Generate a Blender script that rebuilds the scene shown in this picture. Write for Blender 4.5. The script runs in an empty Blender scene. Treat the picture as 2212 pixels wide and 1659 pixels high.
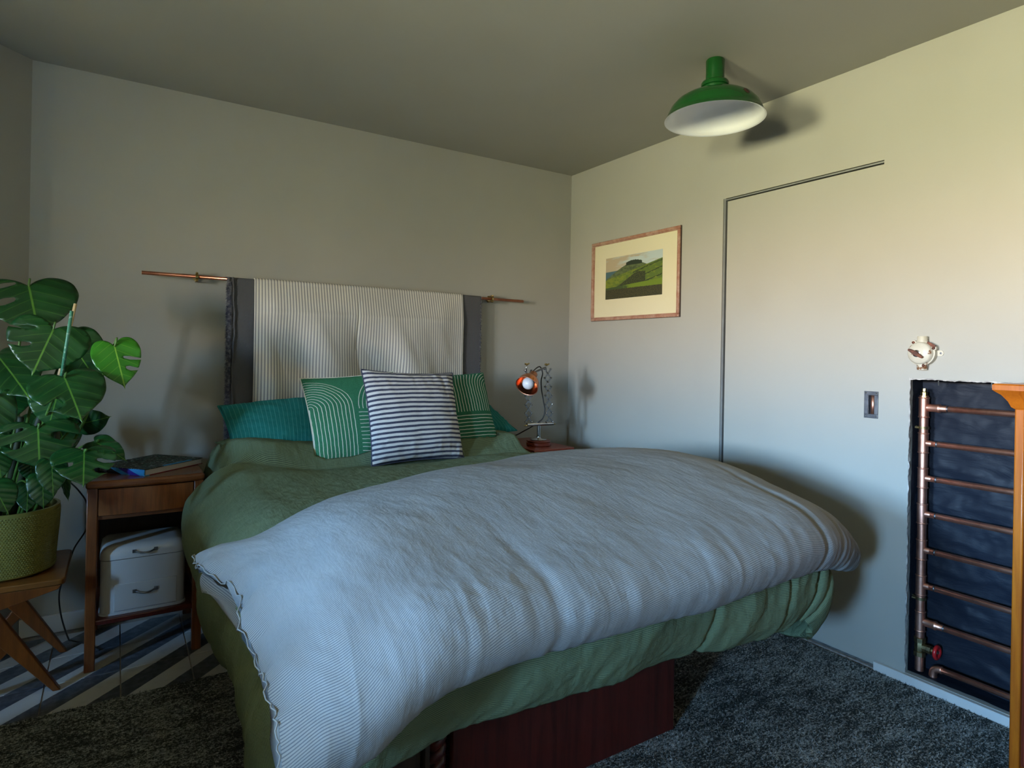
import bpy, bmesh, math, random
import numpy as np
from mathutils import Vector, Matrix
from mathutils.geometry import delaunay_2d_cdt

random.seed(7); rng = np.random.default_rng(7)
S = bpy.context.scene
COL = S.collection
PI = math.pi

# ---------------------------------------------------------------- camera
FPX, Y0, ROLL, YAW = 1336.08, 765.44, .018045, .567545
CAM = np.array([-2.51623, -3.25073, 1.212205])
cd = bpy.data.cameras.new('camera'); cam = bpy.data.objects.new('camera', cd); COL.objects.link(cam)
cd.sensor_fit = 'HORIZONTAL'; cd.sensor_width = 36; cd.lens = FPX / 2212 * 36
cd.shift_y = -(829.5 - Y0) / 2212
cd.clip_start = .02
cam.matrix_world = Matrix.Translation(CAM) @ Matrix.Rotation(-YAW, 4, 'Z') @ Matrix.Rotation(PI/2, 4, 'X') @ Matrix.Rotation(ROLL, 4, 'Z')
S.camera = cam
S.view_settings.view_transform = 'Standard'; S.view_settings.look = 'None'
S.view_settings.gamma = 1; S.view_settings.use_curve_mapping = False
S.view_settings.exposure = 0.66
S.cycles.max_bounces = 8; S.cycles.diffuse_bounces = 5; S.cycles.glossy_bounces = 3; S.cycles.caustics_reflective = False; S.cycles.caustics_refractive = False

# ---------------------------------------------------------------- world: blue sky, warm haze at the horizon, sunlit lawn below
W = bpy.data.worlds.new('world'); S.world = W; W.use_nodes = True
wn = W.node_tree; wn.nodes.clear()
wo = wn.nodes.new('ShaderNodeOutputWorld'); wb = wn.nodes.new('ShaderNodeBackground')
wt = wn.nodes.new('ShaderNodeTexCoord'); ws = wn.nodes.new('ShaderNodeSeparateXYZ')
wm = wn.nodes.new('ShaderNodeMapRange'); wr = wn.nodes.new('ShaderNodeValToRGB')
wn.links.new(wt.outputs['Generated'], ws.inputs[0]); wn.links.new(ws.outputs['Z'], wm.inputs['Value'])
wm.inputs['From Min'].default_value = -1; wm.inputs['From Max'].default_value = 1
wn.links.new(wm.outputs[0], wr.inputs[0]); wn.links.new(wr.outputs[0], wb.inputs[0]); wn.links.new(wb.outputs[0], wo.inputs[0])
cr = wr.color_ramp
SKY = [(0.0, (.50, .48, .28)), (.47, (.57, .545, .33)), (.492, (.86, .73, .56)), (.508, (.95, .80, .70)), (.535, (.52, .74, .98)),
       (.58, (.29, .60, 1.02)), (1.0, (.16, .42, .90))]
cr.elements[0].position = SKY[0][0]; cr.elements[0].color = (*SKY[0][1], 1)
cr.elements[1].position = SKY[-1][0]; cr.elements[1].color = (*SKY[-1][1], 1)
for p, c in SKY[1:-1]:
    e = cr.elements.new(p); e.color = (*c, 1)
wb.inputs[1].default_value = 225.0

LWX = -4.90                                    # left wall (with the windows)
WINS = [(-2.65, -1.95, 1.02, 1.88), (-4.15, -3.45, 1.02, 1.88)]   # y0, y1, z0, z1
REV = .70                                      # depth of the window reveals
for i, (a, b, c, d) in enumerate(WINS):        # sky portals in the two window openings
    ld = bpy.data.lights.new('window_left_offscreen', 'AREA'); ld.shape = 'RECTANGLE'; ld.size = b - a; ld.size_y = d - c
    ld.cycles.is_portal = True
    lo = bpy.data.objects.new('window_left_offscreen', ld); COL.objects.link(lo)
    lo.location = (LWX - REV - .01, (a + b) / 2, (c + d) / 2); lo.rotation_euler = (PI/2, 0, -PI/2)

# ---------------------------------------------------------------- pixel helpers (direction only; distance from what is touched)
FW = np.array([math.sin(YAW), math.cos(YAW), 0]); RT = np.array([math.cos(YAW), -math.sin(YAW), 0]); UP = np.array([0, 0, 1.])
def ray(px, py):
    dx = px - 1106; dy = Y0 - py
    u = dx*math.cos(ROLL) - dy*math.sin(ROLL); v = dx*math.sin(ROLL) + dy*math.cos(ROLL)
    return FW*FPX + RT*u + UP*v
def on(px, py, ax, val):
    d = ray(px, py); return CAM + d*((val - CAM[ax]) / d[ax])
def dep(px, py, z): return CAM + ray(px, py)*(z / FPX)

# ---------------------------------------------------------------- noise
_perm = rng.permutation(512); _perm = np.concatenate([_perm, _perm]); _val = rng.uniform(-1, 1, 1024)
def n2(x, y):
    x = np.asarray(x, float); y = np.asarray(y, float); xi = np.floor(x).astype(int); yi = np.floor(y).astype(int); fx = x - xi; fy = y - yi
    fx = fx*fx*fx*(fx*(fx*6-15)+10); fy = fy*fy*fy*(fy*(fy*6-15)+10)
    h = lambda a, b: _val[_perm[(_perm[a & 511] + b) & 511]]
    return (h(xi, yi)*(1-fx) + h(xi+1, yi)*fx)*(1-fy) + (h(xi, yi+1)*(1-fx) + h(xi+1, yi+1)*fx)*fy
def fbm(x, y, o=4):
    s = 0; a = 1
    for i in range(o): s = s + a*n2(x*2**i + 17*i, y*2**i + 5*i); a *= .5
    return s
def ridge(x, y, o=3):
    s = 0; a = 1
    for i in range(o): s = s + a*(1 - np.abs(n2(x*2**i + 13*i, y*2**i + 7*i))*2); a *= .5
    return s
def sm(a, b, x):
    t = np.clip((np.asarray(x, float) - a) / (b - a), 0, 1); return t*t*(3 - 2*t)

# ---------------------------------------------------------------- shader expression builder
class X:
    def __init__(s, nt, k): s.nt = nt; s.k = k
    def _m(s, op, *a):
        n = s.nt.nodes.new('ShaderNodeMath'); n.operation = op
        for i, v in enumerate((s,) + a):
            if isinstance(v, X): s.nt.links.new(v.k, n.inputs[i])
            else: n.inputs[i].default_value = v
        return X(s.nt, n.outputs[0])
    def __add__(s, o): return s._m('ADD', o)
    def __radd__(s, o): return s._m('ADD', o)
    def __sub__(s, o): return s._m('SUBTRACT', o)
    def __rsub__(s, o): return (s*-1) + o
    def __mul__(s, o): return s._m('MULTIPLY', o)
    def __rmul__(s, o): return s._m('MULTIPLY', o)
    def __truediv__(s, o): return s._m('DIVIDE', o)
    def gt(s, o): return s._m('GREATER_THAN', o)
    def lt(s, o): return s._m('LESS_THAN', o)
    def fr(s): return s._m('FRACT')
    def ab(s): return s._m('ABSOLUTE')
    def mx(s, o): return s._m('MAXIMUM', o)
    def mn(s, o): return s._m('MINIMUM', o)
    def sin(s): return s._m('SINE')
    def sq(s): return s._m('SQRT')
    def pw(s, o): return s._m('POWER', o)
    def ss(s, a, b):
        n = s.nt.nodes.new('ShaderNodeMapRange'); n.interpolation_type = 'SMOOTHSTEP'
        s.nt.links.new(s.k, n.inputs['Value']); n.inputs['From Min'].default_value = a; n.inputs['From Max'].default_value = b
        return X(s.nt, n.outputs[0])
class Mat:
    def __init__(s, name, base=(.5, .5, .5), rough=.5, metal=0., spec=None):
        s.m = bpy.data.materials.new(name); s.m.use_nodes = True; s.nt = s.m.node_tree
        s.b = next(n for n in s.nt.nodes if n.type == 'BSDF_PRINCIPLED')
        s.b.inputs['Base Color'].default_value = (*base, 1); s.b.inputs['Roughness'].default_value = rough; s.b.inputs['Metallic'].default_value = metal
        if spec is not None: s.b.inputs['Specular IOR Level'].default_value = spec
        s._c = {}
    def coord(s, kind='Object'):
        if kind not in s._c:
            if kind == 'World': n = s.nt.nodes.new('ShaderNodeNewGeometry'); s._c[kind] = n.outputs['Position']
            else: n = s.nt.nodes.new('ShaderNodeTexCoord'); s._c[kind] = n.outputs[kind]
        return s._c[kind]
    def xyz(s, kind='Object'):
        n = s.nt.nodes.new('ShaderNodeSeparateXYZ'); s.nt.links.new(s.coord(kind), n.inputs[0]); return [X(s.nt, n.outputs[i]) for i in range(3)]
    def noise(s, scale, detail=4, kind='Object', stretch=(1, 1, 1), rough=.55, dist=0):
        mp = s.nt.nodes.new('ShaderNodeMapping'); mp.inputs['Scale'].default_value = stretch
        s.nt.links.new(s.coord(kind), mp.inputs[0])
        n = s.nt.nodes.new('ShaderNodeTexNoise'); n.inputs['Scale'].default_value = scale; n.inputs['Detail'].default_value = detail
        n.inputs['Roughness'].default_value = rough; n.inputs['Distortion'].default_value = dist
        s.nt.links.new(mp.outputs[0], n.inputs['Vector']); return X(s.nt, n.outputs[0])
    def vor(s, scale, kind='Object', stretch=(1, 1, 1), feature='F1'):
        mp = s.nt.nodes.new('ShaderNodeMapping'); mp.inputs['Scale'].default_value = stretch; s.nt.links.new(s.coord(kind), mp.inputs[0])
        n = s.nt.nodes.new('ShaderNodeTexVoronoi'); n.inputs['Scale'].default_value = scale; n.feature = feature
        s.nt.links.new(mp.outputs[0], n.inputs['Vector']); return X(s.nt, n.outputs['Distance'])
    def col(s, c):
        if isinstance(c, tuple):
            n = s.nt.nodes.new('ShaderNodeRGB'); n.outputs[0].default_value = (*c, 1); return n.outputs[0]
        return c
    def mix(s, f, a, b):
        n = s.nt.nodes.new('ShaderNodeMix'); n.data_type = 'RGBA'
        if isinstance(f, X): s.nt.links.new(f.k, n.inputs[0])
        else: n.inputs[0].default_value = f
        s.nt.links.new(s.col(a), n.inputs[6]); s.nt.links.new(s.col(b), n.inputs[7]); return n.outputs[2]
    def base(s, c): s.nt.links.new(c, s.b.inputs['Base Color']); return s
    def rough(s, x): s.nt.links.new(x.k, s.b.inputs['Roughness']); return s
    def bump(s, x, strength=.3, dist=.01):
        n = s.nt.nodes.new('ShaderNodeBump'); n.inputs['Strength'].default_value = strength; n.inputs['Distance'].default_value = dist
        s.nt.links.new(x.k, n.inputs['Height'])
        if s.b.inputs['Normal'].links: s.nt.links.new(s.b.inputs['Normal'].links[0].from_socket, n.inputs['Normal'])
        s.nt.links.new(n.outputs[0], s.b.inputs['Normal']); return s

def mottled(name, c1, c2, scale, rough=.6, metal=0, bump=None, stretch=(1, 1, 1), kind='Object', lo=.35, hi=.65, spec=None):
    m = Mat(name, c1, rough, metal, spec); f = m.noise(scale, 5, kind, stretch).ss(lo, hi); m.base(m.mix(f, c1, c2))
    if bump: m.bump(m.noise(bump[0], 4, kind, stretch), bump[1], bump[2] if len(bump) > 2 else .01)
    return m

# ---------------------------------------------------------------- mesh builder
class MB:
    def __init__(s): s.v = []; s.f = []; s.uv = None
    def add(s, vs, fs):
        o = len(s.v); s.v += [tuple(map(float, p)) for p in vs]; s.f += [tuple(i + o for i in f) for f in fs]; return s
    def box(s, a, b, M=None):
        x0, y0, z0 = a; x1, y1, z1 = b
        vs = [(x0, y0, z0), (x1, y0, z0), (x1, y1, z0), (x0, y1, z0), (x0, y0, z1), (x1, y0, z1), (x1, y1, z1), (x0, y1, z1)]
        if M is not None: vs = [M @ Vector(v) for v in vs]
        return s.add(vs, [(0, 3, 2, 1), (4, 5, 6, 7), (0, 1, 5, 4), (1, 2, 6, 5), (2, 3, 7, 6), (3, 0, 4, 7)])
    def tube(s, pts, r, n=10, cap=True):
        pts = [np.array(p, float) for p in pts]; m = len(pts); rs = r if hasattr(r, '__len__') else [r]*m
        vs = []; up = None
        for i, p in enumerate(pts):
            t = pts[min(i+1, m-1)] - pts[max(i-1, 0)]; t = t/(np.linalg.norm(t) + 1e-12)
            if up is None: up = np.array([0, 0, 1.]) if abs(t[2]) < .9 else np.array([1., 0, 0])
            a = np.cross(t, up); a /= np.linalg.norm(a) + 1e-12; b = np.cross(a, t); up = b
            for k in range(n):
                an = 2*PI*k/n; vs.append(p + rs[i]*(math.cos(an)*a + math.sin(an)*b))
        fs = [(i*n+k, i*n+(k+1) % n, (i+1)*n+(k+1) % n, (i+1)*n+k) for i in range(m-1) for k in range(n)]
        if cap: fs += [tuple(range(n))[::-1], tuple((m-1)*n + k for k in range(n))]
        return s.add(vs, fs)
    def cyl(s, a, b, r, n=16): return s.tube([a, b], r, n)
    def lathe(s, prof, c=(0, 0, 0), ax='z', n=32, caps=False):
        vs = []
        for r, h in prof:
            for k in range(n):
                an = 2*PI*k/n; p = (r*math.cos(an), r*math.sin(an), h)
                if ax == 'x': p = (p[2], p[0], p[1])
                elif ax == 'y': p = (p[1], p[2], p[0])
                elif not isinstance(ax, str): p = ax @ Vector(p)
                vs.append((p[0]+c[0], p[1]+c[1], p[2]+c[2]))
        m = len(prof); fs = [(i*n+k, i*n+(k+1) % n, (i+1)*n+(k+1) % n, (i+1)*n+k) for i in range(m-1) for k in range(n)]
        if caps: fs += [tuple(range(n))[::-1], tuple((m-1)*n+k for k in range(n))]
        return s.add(vs, fs)
    def prism(s, poly, M, h):      # poly 2D in local xy, extruded 0..h
        n = len(poly); vs = [M @ Vector((x, y, 0)) for x, y in poly] + [M @ Vector((x, y, h)) for x, y in poly]
        return s.add(vs, [tuple(range(n))[::-1], tuple(range(n, 2*n))] + [(i, (i+1) % n, n+(i+1) % n, n+i) for i in range(n)])
    def grid(s, P, uv=None, wrap=False):  # P: (m,n,3)
        m, n = P.shape[:2]; o = len(s.v); s.v += [tuple(p) for p in P.reshape(-1, 3).tolist()]
        idx = np.arange(m*n).reshape(m, n) + o
        if wrap: idx = np.concatenate([idx, idx[:, :1]], 1)
        q = np.stack([idx[:-1, :-1], idx[:-1, 1:], idx[1:, 1:], idx[1:, :-1]], -1).reshape(-1, 4)
        s.f += [tuple(r) for r in q.tolist()]
        if uv is not None: s.uv = (s.uv or []) + [tuple(p) for p in uv.reshape(-1, 2).tolist()]
        return s
    def build(s, name, mat, parent=None, smooth=False, bevel=0, seg=2, solid=0, kind=None, fix=True, auto=None):
        me = bpy.data.meshes.new(name); me.from_pydata(s.v, [], s.f); me.update()
        if s.uv and len(s.uv) == len(s.v):
            ul = me.uv_layers.new(name='UVMap'); li = np.zeros(len(me.loops), int); me.loops.foreach_get('vertex_index', li)
            ul.data.foreach_set('uv', np.array(s.uv)[li].reshape(-1))
        if fix:
            bm = bmesh.new(); bm.from_mesh(me); bmesh.ops.recalc_face_normals(bm, faces=bm.faces); bm.to_mesh(me); bm.free()
        me.materials.append(mat.m if isinstance(mat, Mat) else mat)
        o = bpy.data.objects.new(name, me); COL.objects.link(o)
        if bevel:
            b = o.modifiers.new('bevel', 'BEVEL'); b.width = bevel; b.segments = seg; b.limit_method = 'ANGLE'
        if solid:
            b = o.modifiers.new('solid', 'SOLIDIFY'); b.thickness = abs(solid); b.offset = -1 if solid > 0 else 0
        if smooth or bevel:
            me.shade_smooth()
            if auto or bevel: me.set_sharp_from_angle(angle=auto or math.radians(40))
        if parent is not None:
            o.parent = parent
            if parent.type == 'EMPTY': o.matrix_parent_inverse = Matrix.Translation(-parent.location)
        if kind: o['kind'] = kind
        return o
def thing(name, label, cat, loc=(0, 0, 0), group=None):
    o = bpy.data.objects.new(name, None); COL.objects.link(o); o.location = loc; o.empty_display_size = .05
    return tag(o, label, cat, group)
def tag(o, label, cat, group=None):
    o['label'] = label; o['category'] = cat
    if group: o['group'] = group
    return o
def struct(o, label=None):
    o['kind'] = 'structure'
    if label: o['label'] = label
    return o
def spline(P, n, closed=False):
    P = np.array(P, float); m = len(P); out = []
    T = np.linspace(0, m if closed else m-1, n, endpoint=not closed)
    for t in T:
        i = int(math.floor(t)); 
        if not closed: i = min(i, m-2)
        f = t - i; g = (lambda k: P[k % m]) if closed else (lambda k: P[min(max(k, 0), m-1)])
        p0, p1, p2, p3 = g(i-1), g(i), g(i+1), g(i+2)
        out.append(.5*((2*p1) + (-p0+p2)*f + (2*p0-5*p1+4*p2-p3)*f*f + (-p0+3*p1-3*p2+p3)*f**3))
    return np.array(out)

# ---------------------------------------------------------------- materials
M = {}
m = Mat('wall_paint', (.3, .3, .3), .55, spec=.3); f = m.noise(1.3, 3, 'World').ss(.3, .7); m.base(m.mix(f, (.355, .346, .306), (.378, .369, .327)))
m.bump(m.noise(140, 3, 'World'), .06, .002); M['wall'] = m
M['ceiling'] = M['wall']
M['white_paint'] = mottled('skirting_paint', (.58, .57, .54), (.62, .61, .58), 3, .4)
M['grout'] = mottled('grout', (.42, .38, .33), (.30, .27, .24), 30, .9)
m = Mat('striped_tile', rough=.32); x, y, z = m.xyz('World'); t = ((x - y + (2.718 - .741))/.2287 + 40).fr()
w = m.noise(16, 5, 'World', (1, 1, 1)); s_ = (m.noise(60, 3, 'World')*.03 + t).ss(.51, .525)
lt = m.mix(w.ss(.5, .8), (.50, .50, .49), (.38, .38, .38)); dk = m.mix(m.noise(40, 4, 'World', (1, 1, 1)).ss(.35, .7), (.045, .055, .075), (.11, .125, .15))
edge = t.lt(.012); m.base(m.mix(s_.mx(edge), lt, dk)); m.bump(w, .08, .002); M['tile'] = m
m = Mat('rug_pile', rough=.95, spec=.1)
a = m.noise(9, 6, 'World', (1, 3.2, 1), .7); b = m.noise(70, 4, 'World', (1, 2.5, 1), .8); c = m.noise(3, 3, 'World'); d = m.noise(160, 2, 'World')
v = (a*.42 + b*.60 + c*.18 + d*.45)
m.base(m.mix(v.ss(.76, .93), (.040, .048, .046), m.mix(b.ss(.42, .62), (.20, .235, .23), (.52, .53, .50)))); m.bump(m.noise(220, 3, 'World'), .9, .01); M['rug'] = m
def wood(name, c1, c2, rough=.3, stretch=(8, 8, .6), scale=3.2, bump=.05, kind='Object'):
    m = Mat(name, c1, rough); a = m.noise(scale, 6, kind, stretch, .6, 1.2); g = m.noise(scale*9, 4, kind, stretch, .6)
    m.base(m.mix((a*.75 + g*.3).ss(.38, .72), c1, c2)); m.bump(g, bump, .003); return m
M['teak'] = wood('nightstand_wood', (.20, .062, .016), (.105, .030, .009), .28)
M['teak_x'] = wood('nightstand_top_wood', (.21, .066, .018), (.11, .033, .010), .22, (.7, 8, 8))
M['teak_front'] = wood('nightstand_drawer_veneer', (.26, .083, .020), (.14, .042, .011), .33)
M['stoolwood'] = wood('stool_wood', (.20, .075, .014), (.12, .042, .009), .32, (.8, 8, 8))
M['stoolleg'] = wood('stool_leg_wood', (.20, .058, .009), (.12, .032, .006), .33)
M['redwood'] = wood('mahogany_panel', (.085, .014, .010), (.040, .008, .006), .3, (8, 8, .5), 2.4)
M['darkwood'] = wood('dark_brown_board', (.05, .03, .018), (.03, .018, .012), .5)
M['cherry'] = wood('cabinet_wood', (.42, .115, .008), (.30, .070, .006), .25, (9, 9, .5))
M['cherry_door'] = wood('cabinet_door_wood', (.20, .035, .018), (.13, .022, .012), .25, (9, 9, .5))
M['nsred'] = wood('right_nightstand_wood', (.23, .045, .022), (.14, .026, .014), .3, (.8, 8, 8))
M['copper'] = mottled('copper_pipe', (.84, .46, .34), (.66, .32, .23), 25, .42, 1, lo=.3, hi=.75)
M['copper_rod'] = mottled('copper_rod', (.70, .31, .19), (.45, .17, .10), 14, .3, 1)
M['copper_shade'] = mottled('copper_shade', (.72, .30, .16), (.60, .24, .12), 14, .25, 1)
M['brass'] = mottled('brass', (.58, .44, .18), (.36, .26, .10), 40, .3, 1)
M['dullbrass'] = mottled('dull_brass', (.36, .29, .15), (.20, .16, .09), 40, .42, 1)
M['chrome'] = mottled('chrome', (.62, .63, .65), (.45, .46, .48), 30, .16, 1)
M['linksteel'] = mottled('link_steel', (.30, .31, .33), (.20, .21, .22), 40, .3, 1)
M['steel'] = mottled('dark_steel', (.13, .14, .16), (.22, .23, .25), 30, .42, 1)
M['track'] = mottled('door_track_metal', (.34, .35, .34), (.28, .29, .29), 8, .45, .6)
M['cable'] = mottled('black_cable', (.012, .012, .013), (.02, .02, .02), 10, .45)
M['red'] = mottled('red_handwheel', (.50, .012, .016), (.35, .010, .012), 30, .35)
m = Mat('black_foil', (.011, .014, .022), .5, 0, .16); m.bump(m.noise(9, 6, 'World', (1, .6, 2.4), .6, .7), .22, .02); M['foil'] = m
M['plaster'] = mottled('broken_plaster', (.50, .47, .43), (.30, .28, .26), 40, .9, bump=(60, .4, .006))
M['enamel'] = mottled('white_enamel', (.46, .45, .44), (.43, .42, .41), 4, .16)
m = Mat('green_enamel', (.012, .115, .022), .12); m.base(m.mix(m.noise(10, 3).ss(.4, .7), (.006, .068, .012), (.005, .055, .010))); M['genamel'] = m
M['wenamel'] = mottled('white_enamel_inside', (.78, .79, .80), (.74, .75, .76), 5, .14)
M['badge'] = mottled('maker_badge', (.06, .022, .012), (.02, .010, .008), 120, .5)
m = Mat('switch_paint', rough=.42); v1 = m.noise(28, 5, 'World'); m.base(m.mix(v1.ss(.565, .61), m.mix(m.noise(9, 3, 'World').ss(.4, .7), (.52, .49, .40), (.43, .39, .28)), (.16, .065, .022))); m.bump(m.noise(60, 4, 'World'), .25, .004); M['switch'] = m
M['rust'] = mottled('rusty_brown_iron', (.16, .05, .025), (.07, .025, .015), 60, .55, .3)
M['bulb'] = mottled('white_bulb_glass', (.82, .84, .88), (.80, .82, .86), 3, .1)
m = Mat('leaf', rough=.33); uvx, uvy, _ = m.xyz('UV'); ax = uvx.ab()
rib = ax.ss(.017, .006); lat = ((uvy*5.2 - ax*3.4) + 10).fr(); lv = (lat - .5).ab().ss(.055, .018)*ax.ss(.46, .30)
nz = m.noise(7, 3)
cl = m.mix(nz.ss(.35, .7), (.0045, .040, .008), (.009, .070, .013))
m.base(m.mix((rib*.85).mx(lv*.28), cl, (.10, .24, .03))); m.bump(lat.ss(0, .5)*(1 - lat.ss(.5, 1)), .25, .004)
m.b.inputs['Subsurface Weight'].default_value = 0; M['leaf'] = m
m2 = Mat('young_leaf', rough=.33); uvx, uvy, _ = m2.xyz('UV'); ax = uvx.ab(); rib = ax.ss(.02, .008); lat = ((uvy*5.2 - ax*3.4) + 10).fr(); lv = (lat - .5).ab().ss(.055, .018)*ax.ss(.46, .30)
m2.base(m2.mix((rib*.9).mx(lv*.35), m2.mix(m2.noise(7, 3).ss(.35, .7), (.022, .15, .008), (.035, .19, .010)), (.20, .38, .04))); M['leaf2'] = m2
M['petiole'] = mottled('petiole_green', (.09, .19, .03), (.05, .12, .02), 20, .4)
M['oldstem'] = mottled('woody_stem', (.035, .045, .018), (.02, .025, .012), 20, .6)
m = Mat('green_stake', (.07, .26, .17), .4); m.base(m.mix(m.noise(90, 2).ss(.55, .65), (.06, .23, .14), (.26, .42, .32))); M['gstake'] = m
M['bamboo'] = mottled('bamboo_stake', (.62, .47, .25), (.50, .36, .17), 30, .5)
m = Mat('dimpled_olive_pot', (.22, .20, .04), .33); x, y, z = m.xyz('Object')
M['pot'] = m; m.base(m.mix(m.noise(5, 2).ss(.4, .7), (.215, .20, .045), (.17, .16, .035)))
M['soil'] = mottled('soil', (.02, .014, .01), (.045, .03, .02), 60, .95, bump=(80, .8, .02))
def fabric(name, c1, c2, period, duty, uvaxis=1, rough=.85, bumpy=.25, blur=.10, wr=30, crink=0.):
    m = Mat(name, c1, rough, spec=.2); uv = m.xyz('UV'); t = (uv[uvaxis]/period + 500).fr(); d = (t - .5).ab()
    k = d.ss(duty/2 + blur, duty/2 - blur); nz = m.noise(260, 2, 'UV'); big = m.noise(5, 3, 'UV')
    cA = m.mix(big.ss(.35, .7), c1, tuple(q*.90 for q in c1)); m.base(m.mix(k*(.8 + .4*nz), cA, c2))
    m.bump(k*.4 + m.noise(wr, 5, 'UV', (1, 1, 1), .6, .8)*3.0 + (m.noise(55, 4, 'UV', (1, .16, 1), .65, .5) + m.noise(24, 4, 'UV', (1, .35, 1), .6, 1.2))*(3.4*crink), bumpy, .004); return m
M['green_duvet'] = fabric('green_striped_cotton', (.180, .232, .128), (.060, .082, .056), .0049, .36, crink=1.)
M['grey_duvet'] = fabric('grey_striped_cotton', (.36, .365, .355), (.155, .163, .185), .0046, .36, bumpy=.16, crink=1.)
M['teal'] = fabric('teal_pinstripe_cotton', (.012, .160, .140), (.050, .250, .210), .0195, .15, 0, .8, .35, .03, 14)
M['sage'] = fabric('sage_cotton', (.15, .22, .12), (.10, .15, .09), .0068, .4)
M['ticking'] = fabric('ticking_stripe', (.74, .71, .63), (.31, .30, .30), .01415, .46, 0, .85, .12, .06, 9)
m = Mat('navy_white_stripe', (.62, .60, .58), .9, spec=.2); u, v, _ = m.xyz('UV'); t = ((v + m.noise(6, 2, 'UV')*.010 - .004*((u - .24)*6).sin())/.0222 + 50).fr(); k = (t - .5).ab().ss(.255, .205)
m.base(m.mix(k, (.60, .58, .56), m.mix(m.noise(300, 2, 'UV').ss(.4, .7), (.038, .042, .075), (.085, .09, .13)))); m.bump(m.noise(13, 4, 'UV')*2. + m.noise(260, 2, 'UV')*.5, .35, .005); M['stripecush'] = m
m = Mat('charcoal_weave', (.06, .062, .075), .95, spec=.1); x, y, z = m.xyz('World'); k = ((x*900).sin()*(z*900).sin()).ss(-.2, .6); m.base(m.mix(k, (.060, .061, .070), (.19, .19, .195))); m.bump(k, .4, .002); M['weave'] = m
m = Mat('charcoal_fringe', (.055, .058, .085), .95, spec=.1); m.base(m.mix(m.noise(50, 3, 'World').ss(.4, .65), (.055, .058, .085), (.19, .19, .21))); M['fringe'] = m
def cushion_lines(name, expr, cbase=(.052, .235, .125), cdark=(.038, .185, .098)):
    m = Mat(name, cbase, .9, spec=.15); u, v, _ = m.xyz('UV'); wob = m.noise(9, 2, 'UV')*.012
    k = expr(u + wob, v + wob); m.base(m.mix(k, m.mix(m.noise(70, 3, 'UV').ss(.3, .7), cbase, cdark), (.74, .73, .64)))
    m.bump(m.noise(220, 2, 'UV')*.5 + k*.8, .5, .004); return m
def _line(t, p, w=.16): return ((t/p + 50).fr() - .5).ab().ss(w/2 + .05, w/2 - .01)
def left_pat(u, v):            # tall arches on one side, short arch over dashes on the other
    du = u + .01; dv = (v - .60).mx(0.)*1.42; r = (du*du + dv*dv).sq(); arch = _line(r, .041)*r.lt(.475)
    e = (u - .98).ab(); r2 = (e*e + dv*dv*.62).sq(); top = _line(r2, .043)*r2.lt(.462)*v.gt(.565)
    bot = _line(v, .042, .14)*(1 - v.gt(.55))*(u - .515).gt(0.)
    return arch.mx(top).mx(bot)
def right_pat(u, v):
    du = (1.05 - u); dv = (v - .80).mx(0.); r = ((du*du) + dv*dv).sq()
    up = _line(r, .037)*v.gt(.47)*u.gt(.50); lo = _line(v, .044, .14)*(1 - v.gt(.45)); das = _line(v, .045, .14)*v.gt(.47)*u.lt(.48)
    return up.mx(lo).mx(das)
M['cushL'] = cushion_lines('green_arch_stitch', left_pat); M['cushR'] = cushion_lines('green_line_stitch', right_pat, (.034, .165, .088), (.025, .125, .066))
# landscape print
m = Mat('landscape_print', rough=.7); u, v, _ = m.xyz('UV'); nz = m.noise(14, 5, 'UV'); nf = m.noise(70, 4, 'UV'); nl = m.noise(3, 4, 'UV', (1, 3, 1))
sky = m.mix((nl + (.5 - u)*.35).ss(.42, .62), (.42, .50, .50), (.40, .33, .22))
c = sky
def over(c, mask, col): return m.mix(mask, c, col)
hill0 = .66 + u*.04; c = over(c, (hill0 - v).gt(0.), (.06, .12, .14))
hill1 = .56 + (1 - ((u - .52)/.42).ab().pw(1.5))*.27; hill1 = hill1.mx(.66 + (u - .7)*.22); c = over(c, (hill1 - v).gt(0.)*u.gt(.02), m.mix(nz.ss(.4, .65), (.10, .13, .05), (.045, .07, .03)))
tr = .845 + nf*.05 - ((u - .52)/.16).ab().pw(2.)*.06; c = over(c, (tr - v).gt(0.)*(v - .76).gt(0.)*(u - .52).ab().lt(.14), (.018, .03, .016))
fld = .50 + (u - .1)*.35; c = over(c, (fld - v).gt(0.), m.mix((nz + u*.2).ss(.45, .7), (.16, .20, .018), (.08, .13, .02)))
hed = (((v - u*.42)*6.2 + nz*.5 + 10).fr() - .5).ab().lt(.06); c = over(c, hed*(fld - v).gt(0.)*u.gt(.5), (.02, .035, .012))
mass = (.24 + (u - .16)*.85).mn(.60 - (u - .5)*.12) + nf*.10 - .05; c = over(c, (mass - v).gt(0.)*(v - (.22 + (u - .2)*.18)).gt(0.)*(u - .45).ab().lt(.27), m.mix(nf.ss(.45, .6), (.012, .02, .010), (.07, .08, .02)))
fl2 = .27 + u*.10; c = over(c, (fl2 - v).gt(0.), m.mix(((u*5 + nz*2).sin()).ss(0., .5), (.13, .20, .015), (.04, .07, .02)))
fg = .20 + nf*.06; c = over(c, (fg - v).gt(0.), m.mix(m.noise(120, 3, 'UV').ss(.52, .68), (.016, .022, .012), (.22, .16, .03)))
m.base(c); M['print'] = m
M['mat'] = mottled('ivory_mount', (.66, .61, .42), (.64, .59, .41), 2, .8)
m = wood('frame_wood', (.30, .13, .085), (.44, .29, .22), .4, (3, 3, 3), 6); M['frame'] = m
M['frame_dark'] = mottled('frame_side', (.06, .035, .03), (.04, .025, .02), 20, .5)
m = Mat('book_cover', rough=.5, spec=.12); a = m.noise(22, 5, 'UV', (1, 1.6, 1)); b = m.noise(9, 3, 'UV'); u, v, _ = m.xyz('UV')
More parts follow.
